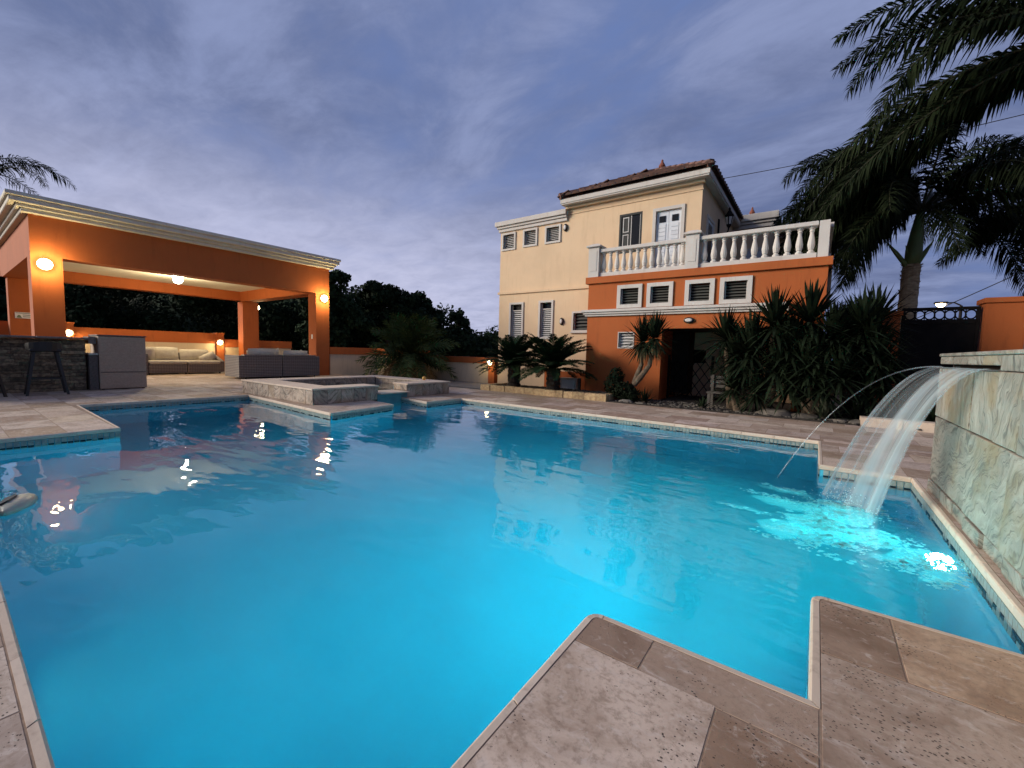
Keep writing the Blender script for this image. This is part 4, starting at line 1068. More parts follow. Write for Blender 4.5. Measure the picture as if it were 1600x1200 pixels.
# ------------------------------------------------------------------ waterfall wall
def waterfall_wall():
    root = thing('waterfall_wall', (1.0, 3.2, 0), 'freestanding waterfall wall clad in veined grey quartzite at the pool edge', 'waterfall wall')
    x0, x1, y0, y1, H = .792, 1.26, 1.2, 4.66, 1.06; t = .02
    c = MB(); c.box(x0+t, x1, y0, y1-t, -.02, .97); c.box(x0+.07, x1, y0, y1-t, .97, H-.002)
    c.box(x0+t, x0+.07, y0, 3.32, .97, H-.002); c.box(x0+t, x0+.07, 3.32, y1-t, 1.0, H-.002)
    c.build('wall_core', 'dark_grout', root)
    r = random.Random(9)
    rows = [(.002, .086, [y1, 4.25, 3.92, 3.62, 3.30, 2.98, 2.6, 2.2, 1.7, 1.2]),
            (.094, .586, [y1, 3.71, 3.02, 2.35, 1.75, 1.2]),
            (.594, .968, [y1, 3.76, 3.30, 2.93, 2.3, 1.7, 1.2])]
    for za, zb, ys in rows:
        for a, b in zip(ys[1:], ys):
            d = r.uniform(0, .020); stone_panel('cladding_stone', root, x0-d, x0+t-.001, a+.006, b-.006, za, zb)
        stone_panel('cladding_stone', root, x0+t, x1, y1-t+.001, y1+r.uniform(0, .005), za, zb)
    ys = [y1, 4.30, 3.93, 3.62, 3.322]
    for a, b in zip(ys[1:], ys): stone_panel('cladding_stone', root, x0-r.uniform(.0, .004), x0+.068, a+.0015, b-.0015, 1.000, H-.004)
    ys = [3.318, 2.93, 2.3, 1.7, 1.2]
    for a, b in zip(ys[1:], ys): stone_panel('cladding_stone', root, x0-r.uniform(.0, .004), x0+t-.001, a+.0015, b-.0015, .972, H-.004)
    stone_panel('cladding_stone', root, x0+.069, x1, y1-t+.001, y1+.003, .972, H-.004)
    ys = [y1+.012, 4.0, 3.33, 2.6, 1.9, 1.2]
    for a, b in zip(ys[1:], ys): stone_panel('cap_stone', root, x0-.012, x1+.01, a+.0015, b-.0015, H-.002, H+.020)
    MB().box(x0-.012, x0+.06, 3.34, 4.62, .969, .976).build('spout_lip', 'steel', root)
waterfall_wall()

# wall foot and low kerb behind the waterfall wall
def kerb():
    root = thing('garden_kerb', (1.9, 8.6, 0), 'low stone kerb of the garden bed behind the waterfall wall', 'kerb')
    for i in range(5): stone_panel('kerb_stone', root, .62+i*.5, 1.11+i*.5, 8.56, 8.80, -.02, .13, 'coping_travertine')
kerb()

def falling_water():
    g = 9.81
    nS, nT = 60, 26; vs = []; uv = []; fs = []
    rr = random.Random(4); zs = .978; zw = -.104; T = math.sqrt(2*(zs-zw)/g)
    jit = [rr.uniform(-.02, .02) for _ in range(nS+1)]
    for i in range(nS+1):
        s = i/nS; ya = 4.60-1.12*s; yb = 4.30-.36*s
        w = .5-.5*math.cos(math.pi*min(1, s*1.0))
        v = (1.42-.62*w)+jit[i]*.5+.05*math.sin(s*17)
        for j in range(nT+1):
            t = T*j/nT; k = (j/nT)
            x = .792-v*t*(1.0) - .0; y = ya+(yb-ya)*(k**.9); z = zs-.5*g*t*t
            x += .012*math.sin(s*40+k*3)*k
            vs.append((x, y, z)); uv.append((s, k))
    for i in range(nS):
        for j in range(nT):
            a = i*(nT+1)+j; fs.append((a, a+1, a+nT+2, a+nT+1))
    mb = MB(); mb.add(vs, fs); me = mb.mesh('water_sheet', 'falling_water', smooth=True)
    ul = me.uv_layers.new(name='UVMap')
    for l in me.loops: ul.data[l.index].uv = uv[l.vertex_index]
    o = link('water_sheet', me); tag(o, 'sheet of falling water arching from the wall slot into the pool', 'waterfall')
    # ropes of water at the edges of the sheet and single stray jets
    m = MB()
    def jet(y0, y1, v, r, n=22, vz=0.0):
        pts = []; Tj = (vz+math.sqrt(vz*vz+2*g*(zs-zw)))/g
        for j in range(n+1):
            t = Tj*j/n; pts.append((.792-v*t, y0+(y1-y0)*j/n, zs+vz*t-.5*g*t*t))
        m.tube(pts, [r*(1-.35*j/n) for j in range(n+1)], 5)
    jet(4.60, 4.30, 1.45, .008); jet(4.10, 4.14, 1.02, .009); jet(3.50, 3.95, .80, .006)
    jet(4.62, 4.62, 2.12, .0055, vz=.12)
    me = m.mesh('water_strands', 'falling_water', smooth=True)
    ul = me.uv_layers.new(name='UVMap')
    for l in me.loops:
        c = me.vertices[l.vertex_index].co; ul.data[l.index].uv = (c.y*1.3+c.x*.2, c.z)
    o2 = link('water_strands', me, o); OFF[o2.name] = Vector((0, 0, 0))
falling_water()

def foam():
    """foam and bubbles just under the surface where the water lands, lit by the lamp below"""
    rr = random.Random(21); mb = MB(); tri = 0
    def flake(x, y, r, z):
        n = rr.choice((6, 7, 8)); a0 = rr.uniform(0, 6.3); el = rr.uniform(.45, .9); rot = rr.uniform(-.4, .9)
        c, s = math.cos(rot), math.sin(rot); top = []; 
        for k in range(n):
            a = a0+2*math.pi*k/n; q = r*rr.uniform(.6, 1.15); u, v = q*math.cos(a), q*math.sin(a)*el
            top.append((x+u*c-v*s, y+u*s+v*c, z-.004))
        vs = top+[(x, y, z), (x, y, z-.012)]
        mb.add(vs, [(k, (k+1) % n, n) for k in range(n)]+[((k+1) % n, k, n+1) for k in range(n)])
    from mathutils import noise
    def dens(x, y):
        d = 0
        for cx, cy_, sx, sy, rot, w in ((.20, 3.95, .20, .34, -.3, 1.4), (.12, 3.40, .26, .36, .1, 1.25), (.0, 3.15, .22, .20, .3, .75), (-.20, 3.95, .30, .10, -.25, .8), (-.12, 4.28, .24, .07, -.2, .75), (-.32, 3.50, .26, .05, -.1, .55),
                                  (.42, 3.42, .15, .20, -.6, 1.2), (.55, 3.20, .13, .20, -.6, 1.6), (.62, 3.04, .08, .14, -.5, 1.3), (.44, 3.05, .12, .10, 0, .7), (.50, 3.02, .09, .07, 0, .45), (-.30, 3.10, .13, .05, 0, .25)):
            c, s = math.cos(rot), math.sin(rot); u, v = (x-cx)*c+(y-cy_)*s, -(x-cx)*s+(y-cy_)*c
            d = max(d, w*math.exp(-(u/sx)**2-(v/sy)**2))
        return d*(.55+.9*noise.noise(Vector((x*5, y*7, 0)))+.35*noise.noise(Vector((x*16, y*20, 3))))
    tries = 0
    while tries < 24000:
        tries += 1
        x = rr.uniform(-.75, .715); y = rr.uniform(2.7, 4.75)
        if y > 4.9 or dens(x, y) < rr.uniform(.12, .85): continue
        flake(x, y, rr.choice((.006, .008, .01, .012, .016, .022)), -.1075-rr.uniform(0, .01))
        if len(mb.f) > 150000: break
    o = mb.build('foam_patch', 'foam', smooth=False); tag(o, 'churned foam glowing turquoise where the waterfall lands', 'foam', kind='stuff')
foam()

def spray():
    """drops thrown up where the sheet meets the pool"""
    rr = random.Random(77); m = MB()
    for _ in range(260):
        a = rr.uniform(0, 6.28); d = abs(rr.gauss(0, .16)); x = .26+d*math.cos(a)*.9; y = 4.05+d*math.sin(a)*1.4; z = -.10+max(.004, abs(rr.gauss(.03, .06))*(1.1-min(d/.35, 1))); r = rr.uniform(.0015, .0042)
        if x > .70 or (x > .06 and y > 4.95): continue
        m.add([(x+r, y, z), (x-r, y, z), (x, y+r, z), (x, y-r, z), (x, y, z+r*1.4), (x, y, z-r)], [(0, 2, 4), (2, 1, 4), (1, 3, 4), (3, 0, 4), (2, 0, 5), (1, 2, 5), (3, 1, 5), (0, 3, 5)])
    tag(m.build('spray', 'foam'), 'fine spray of drops around the foot of the waterfall', 'spray', kind='stuff')
spray()

def bubble_cloud():
    """cloud of fine air bubbles driven under the surface by the falling water"""
    from mathutils import noise
    t = NT('bubbles'); sc = t.N.new('ShaderNodeVolumeScatter'); sc.inputs['Color'].default_value = (0.93, 0.985, 1.0, 1)
    sc.inputs['Density'].default_value = 4.0; sc.inputs['Anisotropy'].default_value = 0.1
    t.L.new(sc.outputs[0], t.out.inputs['Volume'])
    m = MB()
    def lobe(cx, cy_, sx, sy, dp, rot, seed):
        n, k = 26, 7; c, s_ = math.cos(rot), math.sin(rot); vs = []
        for j in range(k+1):
            f = j/k; a = math.pi*f
            for i in range(n):
                b = 2*math.pi*i/n; rr_ = max(.02, math.sin(a)); w = 1+.38*noise.noise(Vector((math.cos(b)*1.6+seed, math.sin(b)*1.6, seed*2.1)))+.22*noise.noise(Vector((math.cos(b)*5+seed, math.sin(b)*5, 7)))
                u, v = sx*rr_*w*math.cos(b), sy*rr_*w*math.sin(b); zz = -.1065-dp*.5*(1-math.cos(a))
                vs.append((cx+u*c-v*s_, cy_+u*s_+v*c, zz))
        fs = [(j*n+i, j*n+(i+1) % n, (j+1)*n+(i+1) % n, (j+1)*n+i) for j in range(k) for i in range(n)]+[tuple(range(n))[::-1], tuple(k*n+i for i in range(n))]
        m.add(vs, fs)
    for a in ((.27, 3.98, .17, .22, .26, -.2, 1), (.10, 3.52, .20, .26, .20, .1, 2), (-.10, 3.30, .17, .16, .10, .2, 3), (-.12, 3.86, .24, .10, .10, -.25, 4), (.36, 3.50, .13, .19, .12, -.5, 5), (.50, 3.30, .08, .14, .07, -.55, 6), (.60, 3.08, .07, .15, .05, -.5, 8), (.42, 3.16, .09, .06, .04, .2, 9), (-.34, 3.52, .16, .035, .04, -.15, 10), (-.16, 4.22, .20, .055, .06, -.2, 7)): lobe(*a)
    tag(fixn(m.build('bubble_cloud', 'bubbles')), 'bright turquoise cloud of bubbles under the falling water', 'bubbles', kind='stuff')
bubble_cloud()

# ------------------------------------------------------------------ bar, stools, cabinet, sofas
def bar():
    root = thing('outdoor_bar', (-12.2, .9, 0), 'outdoor bar clad in dark ledger stone with a stone counter', 'bar')
    xf = -12.15; yr = 1.87; yl = -1.2
    MB().box(xf-.55, xf-.02, yl, yr-.02, 0, 1.03).build('bar_core', 'dark_interior', root)
    r = random.Random(8); z = .0; cache = []
    while z < 1.0:
        h = r.choice((.05, .06, .07, .085)); h = min(h, 1.03-z); y = yr
        while y > yl+.05:
            w = r.uniform(.14, .42); a = max(y-w, yl)
            stone_panel('ledger_stone', root, xf-.03, xf+r.uniform(0, .028), a+.002, y-.002, z+.0015, z+h-.0015, 'ledger_stone', .006); y = a
        stone_panel('ledger_stone', root, xf-.55, xf-.031, yr-.02, yr+r.uniform(0, .02), z+.0015, z+h-.0015, 'ledger_stone', .006)
        z += h
        if 1.03-z < .02: break
    for a, b in ((yl, .3), (.303, 1.2), (1.203, yr+.04)): stone_panel('counter_slab', root, xf-.62, xf+.16, a, b, 1.034, 1.075, 'counter_stone', .008)
    # side shelf between bar and cabinet
    root2 = thing('bar_fridge', (-12.25, 1.98, 0), 'narrow grey cupboard squeezed between the bar and the woven cabinet', 'cupboard')
    MB().box(-12.5, -12.02, 1.905, 2.035, 0, .72, 0, .006).build('cupboard_body', 'wicker_dark', root2); MB().box(-12.52, -12.0, 1.90, 2.04, .721, .76, 0, .006).build('cupboard_top', 'steel', root2)
    MB().box(-12.6, -12.1, 1.92, 2.03, .95, 1.10).build('upper_shelf', 'counter_stone', root2)
bar()

def stool(loc, rot, label):
    root = thing('bar_stool', (0, 0, 0), label, 'bar stool', 'black bar stools at the outdoor bar')
    sh = .79
    m = MB(); vs = []; n = 8
    # shallow bucket seat: floor, curved back and arms
    m.box(-.19, .19, -.20, .20, sh, sh+.05, 0, .02); fixn(m.build('seat', 'stool_black', root))
    m = MB(); prev = None; ring = []
    for k in range(13):
        a = math.radians(-115+k*230/12); rr = .235; h = .19-.06*abs(k-6)/6
        ring.append((rr*math.cos(a)*-1, rr*math.sin(a), h))
    for (ax, ay, ah), (bx, by, bh) in zip(ring, ring[1:]):
        i = .9; vs = [(ax, ay, sh+.02), (bx, by, sh+.02), (bx, by, sh+bh), (ax, ay, sh+ah), (ax*i, ay*i, sh+.02), (bx*i, by*i, sh+.02), (bx*i, by*i, sh+bh), (ax*i, ay*i, sh+ah)]
        m.add(vs, [(0, 1, 2, 3), (5, 4, 7, 6), (3, 2, 6, 7), (0, 4, 5, 1), (0, 3, 7, 4), (1, 5, 6, 2)])
    fixn(m.build('backrest', 'stool_black', root))
    for sx in (-1, 1):
        for sy in (-1, 1):
            m = MB(); a, b = Vector((sx*.13, sy*.14, sh)), Vector((sx*.22, sy*.255, 0)); d = .022; vs = []
            for p, dd in ((a, d), (b, d*.8)): vs += [(p.x-dd, p.y-dd, p.z), (p.x+dd, p.y-dd, p.z), (p.x+dd, p.y+dd, p.z), (p.x-dd, p.y+dd, p.z)]
            m.add(vs, [(0, 1, 2, 3), (7, 6, 5, 4), (0, 4, 5, 1), (1, 5, 6, 2), (2, 6, 7, 3), (3, 7, 4, 0)]); fixn(m.build('leg', 'stool_black', root))
    f = .30; e = .13+.09*(1-f/sh); g = .14+.115*(1-f/sh)
    for sx in (-1, 1): MB().box(sx*e-.012, sx*e+.012, -g+.02, g-.02, f-.012, f+.012).build('footrest', 'stool_black', root)
    for sy in (-1, 1): MB().box(-e+.02, e-.02, sy*g-.012, sy*g+.012, f+.05, f+.075).build('footrest', 'stool_black', root)
    root.location = loc; root.rotation_euler = (0, 0, rot); return root
s0 = stool((-11.55, 1.25, 0), math.radians(178), 'black bar stool standing whole in front of the stone bar')
dup(s0, (-11.45, .42, 0), math.radians(205), 'black bar stool cut by the left edge of the picture')

def cabinet():
    root = thing('woven_cabinet', (-12.2, 2.4, 0), 'tall grey woven cabinet at the right end of the bar', 'cabinet')
    x0, x1, y0, y1, H = -12.75, -12.0, 2.05, 2.80, 1.145
    MB().box(x0, x1, y0, y1, .02, H-.03, 0, .008).build('cabinet_body', 'cabinet_shell', root)
    MB().box(x0-.02, x1+.02, y0-.02, y1+.02, H-.029, H, 0, .008).build('cabinet_top', 'wicker_dark', root)
    # woven strands on the two faces seen: thin horizontal bands that bulge over and under
    k = 0; z = .05
    while z < H-.06:
        hh = .030
        MB().box(x1, x1+.007+.003*(k % 2), y0+.012, y1-.012, z, z+hh-.004, 0, .003).build('woven_band', 'cabinet_shell', root)
        z += hh; k += 1
    MB().box(x1, x1+.012, y0+.012, y1-.012, .36, .372).build('seam', 'wicker_dark', root)
    for xx in (x0+.03, x1-.07):
        for yy in (y0+.03, y1-.07): MB().box(xx, xx+.04, yy, yy+.04, 0, .02).build('foot', 'black_paint', root)
cabinet()

def pillow_mesh(w, h, d, seed=0, n=6):
    """soft cushion: w (y) by h (z) by d (x), puffed in the middle, pinched corners"""
    r = random.Random(seed); mb = MB(); N = n
    for sg in (1, -1):
        vs = []
        for i in range(N+1):
            for j in range(N+1):
                u, v = i/N*2-1, j/N*2-1
                p = (1-abs(u)**2.6)*(1-abs(v)**2.6)
                k = 1-.06*(abs(u)*abs(v))**1.5
                vs.append((sg*d*.5*(p**.45)+r.uniform(-.006, .006)*(p > 0), u*w/2*k*(1-.05*(1-v*v)*(abs(u) > .95)), v*h/2*k))
        fs = [(i*(N+1)+j, (i+1)*(N+1)+j, (i+1)*(N+1)+j+1, i*(N+1)+j+1)[::sg] for i in range(N) for j in range(N)]
        mb.add(vs, fs)
    return mb
def cushion(parent, name, c, w, h, d, rx=0, ry=0, rz=0, seed=0, mat='cushion'):
    mb = pillow_mesh(w, h, d, seed); m = Matrix.Translation(c) @ Matrix.Rotation(rz, 4, 'Z') @ Matrix.Rotation(ry, 4, 'Y') @ Matrix.Rotation(rx, 4, 'X')
    mb.v = [tuple(m @ Vector(v)) for v in mb.v]; return fixn(mb.build(name, mat, parent, smooth=True))
def wicker_box(parent, name, *b): return fixn(MB().box(*b, 0, .012).build(name, 'wicker_weave', parent))

def far_sofa():
    x = -16.95
    root = thing('wicker_sofa', (x, 4.95, 0), 'two seat wicker sofa with cream cushions facing the pool against the back wall', 'sofa', 'wicker sofas in the pavilion')
    y0, y1 = 4.02, 5.98; ym = 5.02
    for a, b in ((y0, ym-.012), (ym+.012, y1)):
        wicker_box(root, 'seat_base', x-.80, x, a, b, .05, .33); wicker_box(root, 'back_frame', x-.92, x-.801, a, b, .05, .70)
    wicker_box(root, 'arm', x-.80, x-.05, y0-.14, y0-.002, .05, .66)
    m = MB(); m.add([(x-.92, y1+.002, .05), (x-.92, y1+.13, .05), (x-.02, y1+.13, .05), (x-.02, y1+.002, .05), (x-.92, y1+.002, .68), (x-.92, y1+.13, .68), (x-.02, y1+.13, .42), (x-.02, y1+.002, .42)],
                    [(0, 1, 2, 3), (7, 6, 5, 4), (0, 4, 5, 1), (1, 5, 6, 2), (2, 6, 7, 3), (3, 7, 4, 0)]); fixn(m.build('arm', 'wicker_weave', root))
    for a, b, s in ((y0+.01, ym-.01, 1), (ym+.01, y1-.01, 2)):
        fixn(MB().box(x-.78, x+.03, a, b, .335, .45, 0, .035).build('seat_cushion', 'cushion', root))
    cushion(root, 'back_cushion', (x-.66, 4.55, .66), .88, .46, .24, ry=math.radians(-14), seed=1)
    cushion(root, 'back_cushion', (x-.66, 5.43, .63), .90, .40, .24, ry=math.radians(-16), seed=2)
    cushion(root, 'throw_cushion', (x-.48, 4.16, .66), .30, .42, .18, ry=math.radians(-10), rz=math.radians(-35), seed=3)
    cushion(root, 'throw_cushion', (x-.36, 5.72, .56), .62, .26, .20, ry=math.radians(-20), rx=math.radians(22), rz=math.radians(15), seed=4)
    for yy in (y0, ym-.06, ym+.03, y1-.04): MB().box(x-.05, x-.01, yy, yy+.04, 0, .05).build('foot', 'black_paint', root)
    # corner chair left of it, mostly hidden by the cabinet
    r2 = thing('wicker_chair', (x, 3.5, 0), 'wicker armchair half hidden behind the woven cabinet', 'armchair')
    wicker_box(r2, 'seat_base', x-.8, x+.05, 3.05, 3.78, .05, .33); wicker_box(r2, 'arm', x-.8, x, 3.785, 3.86, .05, .62); wicker_box(r2, 'back_frame', x-.92, x-.801, 3.05, 3.86, .05, .70)
    MB().box(x-.78, x+.05, 3.07, 3.77, .335, .44, 0, .03).build('seat_cushion', 'cushion', r2)
far_sofa()

def near_sofa():
    x = -13.72   # back plane, seen from behind
    root = thing('wicker_sofa', (x, 6.55, 0), 'wicker sofa seen from behind in front of the right pavilion column', 'sofa', 'wicker sofas in the pavilion')
    y0, y1, ym = 5.46, 7.66, 6.56; H = .735
    for a, b in ((y0, ym-.012), (ym+.012, y1)):
        wicker_box(root, 'back_frame', x-.13, x, a, b, .05, H); wicker_box(root, 'seat_base', x-.92, x-.131, a, b, .05, .34)
        MB().box(x-.93, x-.14, a+.01, b-.01, .345, .46, 0, .03).build('seat_cushion', 'cushion', root)
        MB().box(x-.0, x+.004, a+.02, b-.02, H-.07, H-.055).build('weave_seam', 'wicker_dark', root)
    wicker_box(root, 'arm', x-1.0, x, y0-.15, y0-.002, .05, .70)
    wicker_box(root, 'arm', x-1.0, x, y1+.002, y1+.12, .05, .70)
    cushion(root, 'back_cushion', (x-.26, 6.05, .72), .86, .42, .22, ry=math.radians(12), seed=5); cushion(root, 'back_cushion', (x-.28, 7.10, .69), .84, .40, .22, ry=math.radians(14), seed=6)
    cushion(root, 'throw_cushion', (x-.42, 6.50, .72), .42, .36, .18, ry=math.radians(16), rx=.5, rz=.3, seed=7)
    cushion(root, 'throw_cushion', (x-.40, 7.40, .70), .40, .32, .18, ry=math.radians(20), rx=-.5, seed=8)
    for yy in (y0+.02, ym-.06, ym+.02, y1-.06): MB().box(x-.06, x-.02, yy, yy+.04, 0, .05).build('foot', 'black_paint', root)
    # return of the corner group, facing it
    r2 = thing('wicker_sofa', (-16.1, 7.0, 0), 'low wicker seat with cream cushion beside the back column', 'sofa', 'wicker sofas in the pavilion')
    wicker_box(r2, 'seat_base', -16.6, -15.8, 6.55, 7.7, .05, .34); wicker_box(r2, 'back_frame', -16.72, -16.601, 6.55, 7.7, .05, .68); wicker_box(r2, 'arm', -16.6, -15.8, 6.42, 6.548, .05, .55)
    MB().box(-16.58, -15.78, 6.57, 7.68, .345, .46, 0, .03).build('seat_cushion', 'cushion', r2); cushion(r2, 'back_cushion', (-16.45, 7.1, .64), 1.0, .4, .22, ry=math.radians(-12), seed=9)
near_sofa()

def column_sign():
    x = -20.49
    root = thing('notice_sign', (x, 1.82, 1.8), 'small white notice with a dark triangle on the back left column', 'sign')
    MB().box(x, x+.012, 1.63, 2.03, 1.67, 1.86).build('sign_plate', 'sign_white', root)
    MB().add([(x+.016, 1.655, 1.685), (x+.016, 1.775, 1.685), (x+.016, 1.735, 1.775), (x+.016, 1.695, 1.775)], [(0, 1, 2, 3)]).build('sign_emblem', 'sign_green', root)
    for z in (1.715, 1.77): MB().box(x+.0125, x+.0145, 1.79, 2.01, z, z+.018).build('text_line', 'sign_dark', root)
    MB().box(x+.0125, x+.0145, 1.645, 2.015, 1.825, 1.843).build('text_line', 'sign_dark', root)
column_sign()

def pool_float():
    """floating pool cleaner hull: pointed pale body with a dark opening"""
    c = Vector((-4.22, .285, -.10)); ax = Vector((.62, -.20, 0)).normalized(); sd = Vector((-ax.y, ax.x, 0)); up = Vector((0, 0, 1))
    root = thing('pool_float', c, 'pale boat shaped pool float with dark opening drifting at the left edge', 'pool float')
    m = MB(); prof = [(-.30, .02, -.02, .03), (-.26, .10, -.05, .055), (-.12, .135, -.06, .075), (.0, .13, -.06, .075), (.10, .10, -.05, .065), (.18, .06, -.035, .052), (.235, .02, -.01, .040)]; n = 10; vs = []
    for t, w, lo, hi in [(t*.75, w*.62, lo*.7, hi*.62) for t, w, lo, hi in prof]:
        for k in range(n):
            a = 2*math.pi*k/n; z = math.sin(a); vs.append(c+ax*t+sd*w*math.cos(a)+up*(hi*z if z > 0 else -lo*z*1.0))
    fs = [(i*n+k, i*n+(k+1) % n, (i+1)*n+(k+1) % n, (i+1)*n+k) for i in range(len(prof)-1) for k in range(n)]+[tuple(range(n))[::-1], tuple((len(prof)-1)*n+k for k in range(n))]
    fixn(m.add(vs, fs).build('hull', 'float_plastic', root, smooth=True))
    m = MB(); vs = [c+ax*t*.75-sd*w*.62+up*h*.62 for t, w, h in ((-.24, .05, .058), (-.20, .11, .044), (-.05, .122, .036), (.06, .085, .056), (.03, .03, .082), (-.10, .01, .084))]
    m.add([v+up*.004-sd*.006 for v in vs]+[v-up*.004 for v in vs], [tuple(range(6)), tuple(range(6, 12))[::-1]]+[(i, (i+1) % 6, 6+(i+1) % 6, 6+i) for i in range(6)]); fixn(m.build('opening', 'black_paint', root))
    m = MB(); m.lathe([(.006, 0), (.012, .004), (.012, .014), (.006, .02)], (-3.72, .19, -.10), 8); tag(m.build('glint_bead', 'sign_white', smooth=True), 'tiny white bead standing in for a glint beside the pool float', 'float')  # the bead is a small highlight on the water, modelled as a white solid
pool_float()

# ------------------------------------------------------------------ planter and garden bed
def planter():
    root = thing('stone_planter', (-5.4, 8.9, 0), 'low planter edged with sandstone blocks holding two sago palms', 'planter')
    r = random.Random(6); y0, y1, xa, xb = 8.50, 9.60, -7.15, -3.62
    x = xa
    while x < xb-.05:
        w = min(r.uniform(.18, .34), xb-x); 
        if xb-(x+w) < .1: w = xb-x
        d = r.uniform(-.012, .012); stone_panel('planter_stone', root, x+.004, x+w-.004, y0-d, y0+.17, -.03, .145+r.uniform(-.008, .008), 'planter_stone', .015); x += w
    for xx, s in ((xa, 1), (xb, -1)):
        y = y0+.175
        while y < y1-.1:
            stone_panel('planter_stone', root, min(xx, xx+s*.16), max(xx, xx+s*.16), y+.003, min(y+.27, y1)-.003, -.03, .145, 'planter_stone', .015); y += .27
    MB().box(xa+.15, xb-.15, y0+.15, y1+.05, -.03, .105).build('planter_soil', 'soil', root)
planter()
def gravel_bed():
    mb = MB(); mb.box(-3.6, .58, 8.50, OY-.001, -.04, .015); mb.box(.58, 3.6, 8.82, 11.6, -.04, .01); mb.box(-2.86, -.36, OY, 11.59, -.04, .012)
    mb.box(-.3, .9, OY-.001+.3, 11.7, -.04, .008)
    mb.build('garden_soil', 'soil')['kind'] = 'structure'
    rr = random.Random(31); m = MB()
    def pebble(x, y, z, r):
        n = 6; vs = []
        for h, k in ((-.3, .8), (.15, 1), (.5, .6)):
            for i in range(n):
                a = 2*math.pi*i/n; q = r*k*rr.uniform(.8, 1.15); vs.append((x+q*math.cos(a), y+q*.8*math.sin(a), z+r*h))
        m.add(vs, [(j*n+i, j*n+(i+1) % n, (j+1)*n+(i+1) % n, (j+1)*n+i) for j in range(2) for i in range(n)]+[tuple(2*n+i for i in range(n))])
    for _ in range(1600):
        if rr.random() < .45: pebble(rr.uniform(-6.95, -3.8), rr.uniform(8.68, 9.6), .11, rr.uniform(.012, .03))
        else: pebble(rr.uniform(-3.5, 2.6), rr.uniform(8.52, 9.55), .02, rr.uniform(.012, .04))
    m.build('gravel', 'river_stone')['kind'] = 'stuff'
    for i, (x, y, r, lab) in enumerate(((-.55, 8.80, .22, 'flat pale boulder at the deck edge below the yuccas'), (-.10, 8.78, .17, 'rounded pale boulder right of the flat boulder'), (.34, 8.72, .10, 'small grey boulder near the corner of the deck'), (-3.25, 8.68, .12, 'grey stone beside the round dark shrub'), (-2.9, 8.62, .08, 'little grey stone left of the entrance'), (.62, 8.68, .13, 'pale rock behind the falling water'))):
        m = MB(); n = 9; vs = []; q = random.Random(i)
        prof = [(.85, -.2), (1, .15), (.85, .40), (.45, .55)]
        for k, h in prof:
            for j in range(n):
                a = 2*math.pi*j/n; s = q.uniform(.85, 1.12); vs.append((x+r*k*s*math.cos(a)*1.35, y+r*k*s*math.sin(a)*.8, r*h*q.uniform(.85, 1.1)))
        m.add(vs, [(jj*n+j, jj*n+(j+1) % n, (jj+1)*n+(j+1) % n, (jj+1)*n+j) for jj in range(3) for j in range(n)]+[tuple(3*n+j for j in range(n))])
        tag(fixn(m.build('boulder', 'river_stone', smooth=True)), lab, 'boulder', 'boulders in the garden bed')
    MB().box(-12.5, -7.3, 8.95, 10.6, -.05, -.012).build('side_path', 'paving_grey')['kind'] = 'structure'
gravel_bed()
def garden_bench():
    root = thing('garden_bench', (-1.35, 9.3, 0), 'weathered slatted garden bench half hidden under the yuccas', 'bench')
    x0, x1, y = -1.75, -.60, 9.35
    for i in range(3): MB().box(x0, x1, y-.30+i*.11, y-.21+i*.11, .30, .325).build('seat_slat', 'weathered_wood', root)
    for i in range(3): MB().box(x0, x1, y+.05, y+.07, .40+i*.09, .46+i*.09).build('back_slat', 'weathered_wood', root)
    for x in (x0+.05, x1-.05):
        for yy in (y-.27, y+.04): MB().box(x-.025, x+.025, yy-.02, yy+.025, 0, .298 if yy < y else .66).build('leg', 'weathered_wood', root)
garden_bench()

# ------------------------------------------------------------------ plants
def frond_mesh(name, L, e0, e1, nl, ll, mat, stem='frond_stem', droop=.5, plume=.0, wid=.03, petiole=.15, seed=0, up=.35, rs=.02, tip=.35, curl=1.0, vee=.5):
    """pinnate frond growing along +X from the origin, rising at e0 and ending at e1 (radians)"""
    r = random.Random(seed); mb = MB(); N = 22; pts = [Vector((0, 0, 0))]; tans = []
    for i in range(N):
        a = e0+(e1-e0)*((i/N)**curl); t = Vector((math.cos(a), 0, math.sin(a))); tans.append(t); pts.append(pts[-1]+t*(L/N))
    tans.append(tans[-1])
    mb.tube(pts, [rs*(1-.85*i/N) for i in range(N+1)], 5, 1)
    for k in range(nl):
        f = petiole+(1-petiole)*(k+.5)/nl; i = min(int(f*N), N-1); w = f*N-i
        p = pts[i].lerp(pts[i+1], w); t = tans[i]; sidev = Vector((0, 1, 0)); nrm = sidev.cross(t).normalized()*-1
        if nrm.z < 0: nrm = -nrm
        prof = math.sin(math.pi*min(1, (f-petiole)/(1-petiole)*.82+.14))**.6
        for sg in (-1, 1):
            ang = r.uniform(-1, 1)*plume*math.pi*.5 + vee*.6
            out = (sidev*sg*math.cos(ang)+nrm*math.sin(ang)).normalized()
            fw = up+.55*f+r.uniform(-.08, .08)
            d = (out+t*fw).normalized(); l = ll*max(.25, prof)*r.uniform(.85, 1.1)
            q = p+d*l*.5-Vector((0, 0, droop*l*.12)); e = p+d*l*.93-Vector((0, 0, droop*l*.55*r.uniform(.7, 1.3)))
            wv = t*(wid*.5)*(.8 if f > .85 else 1)
            mb.add([p-wv*.4, p+wv*.4, q+wv, q-wv, e], [(0, 1, 2, 3), (3, 2, 4)], 0)
    return mb.mesh(name, [mat, stem])

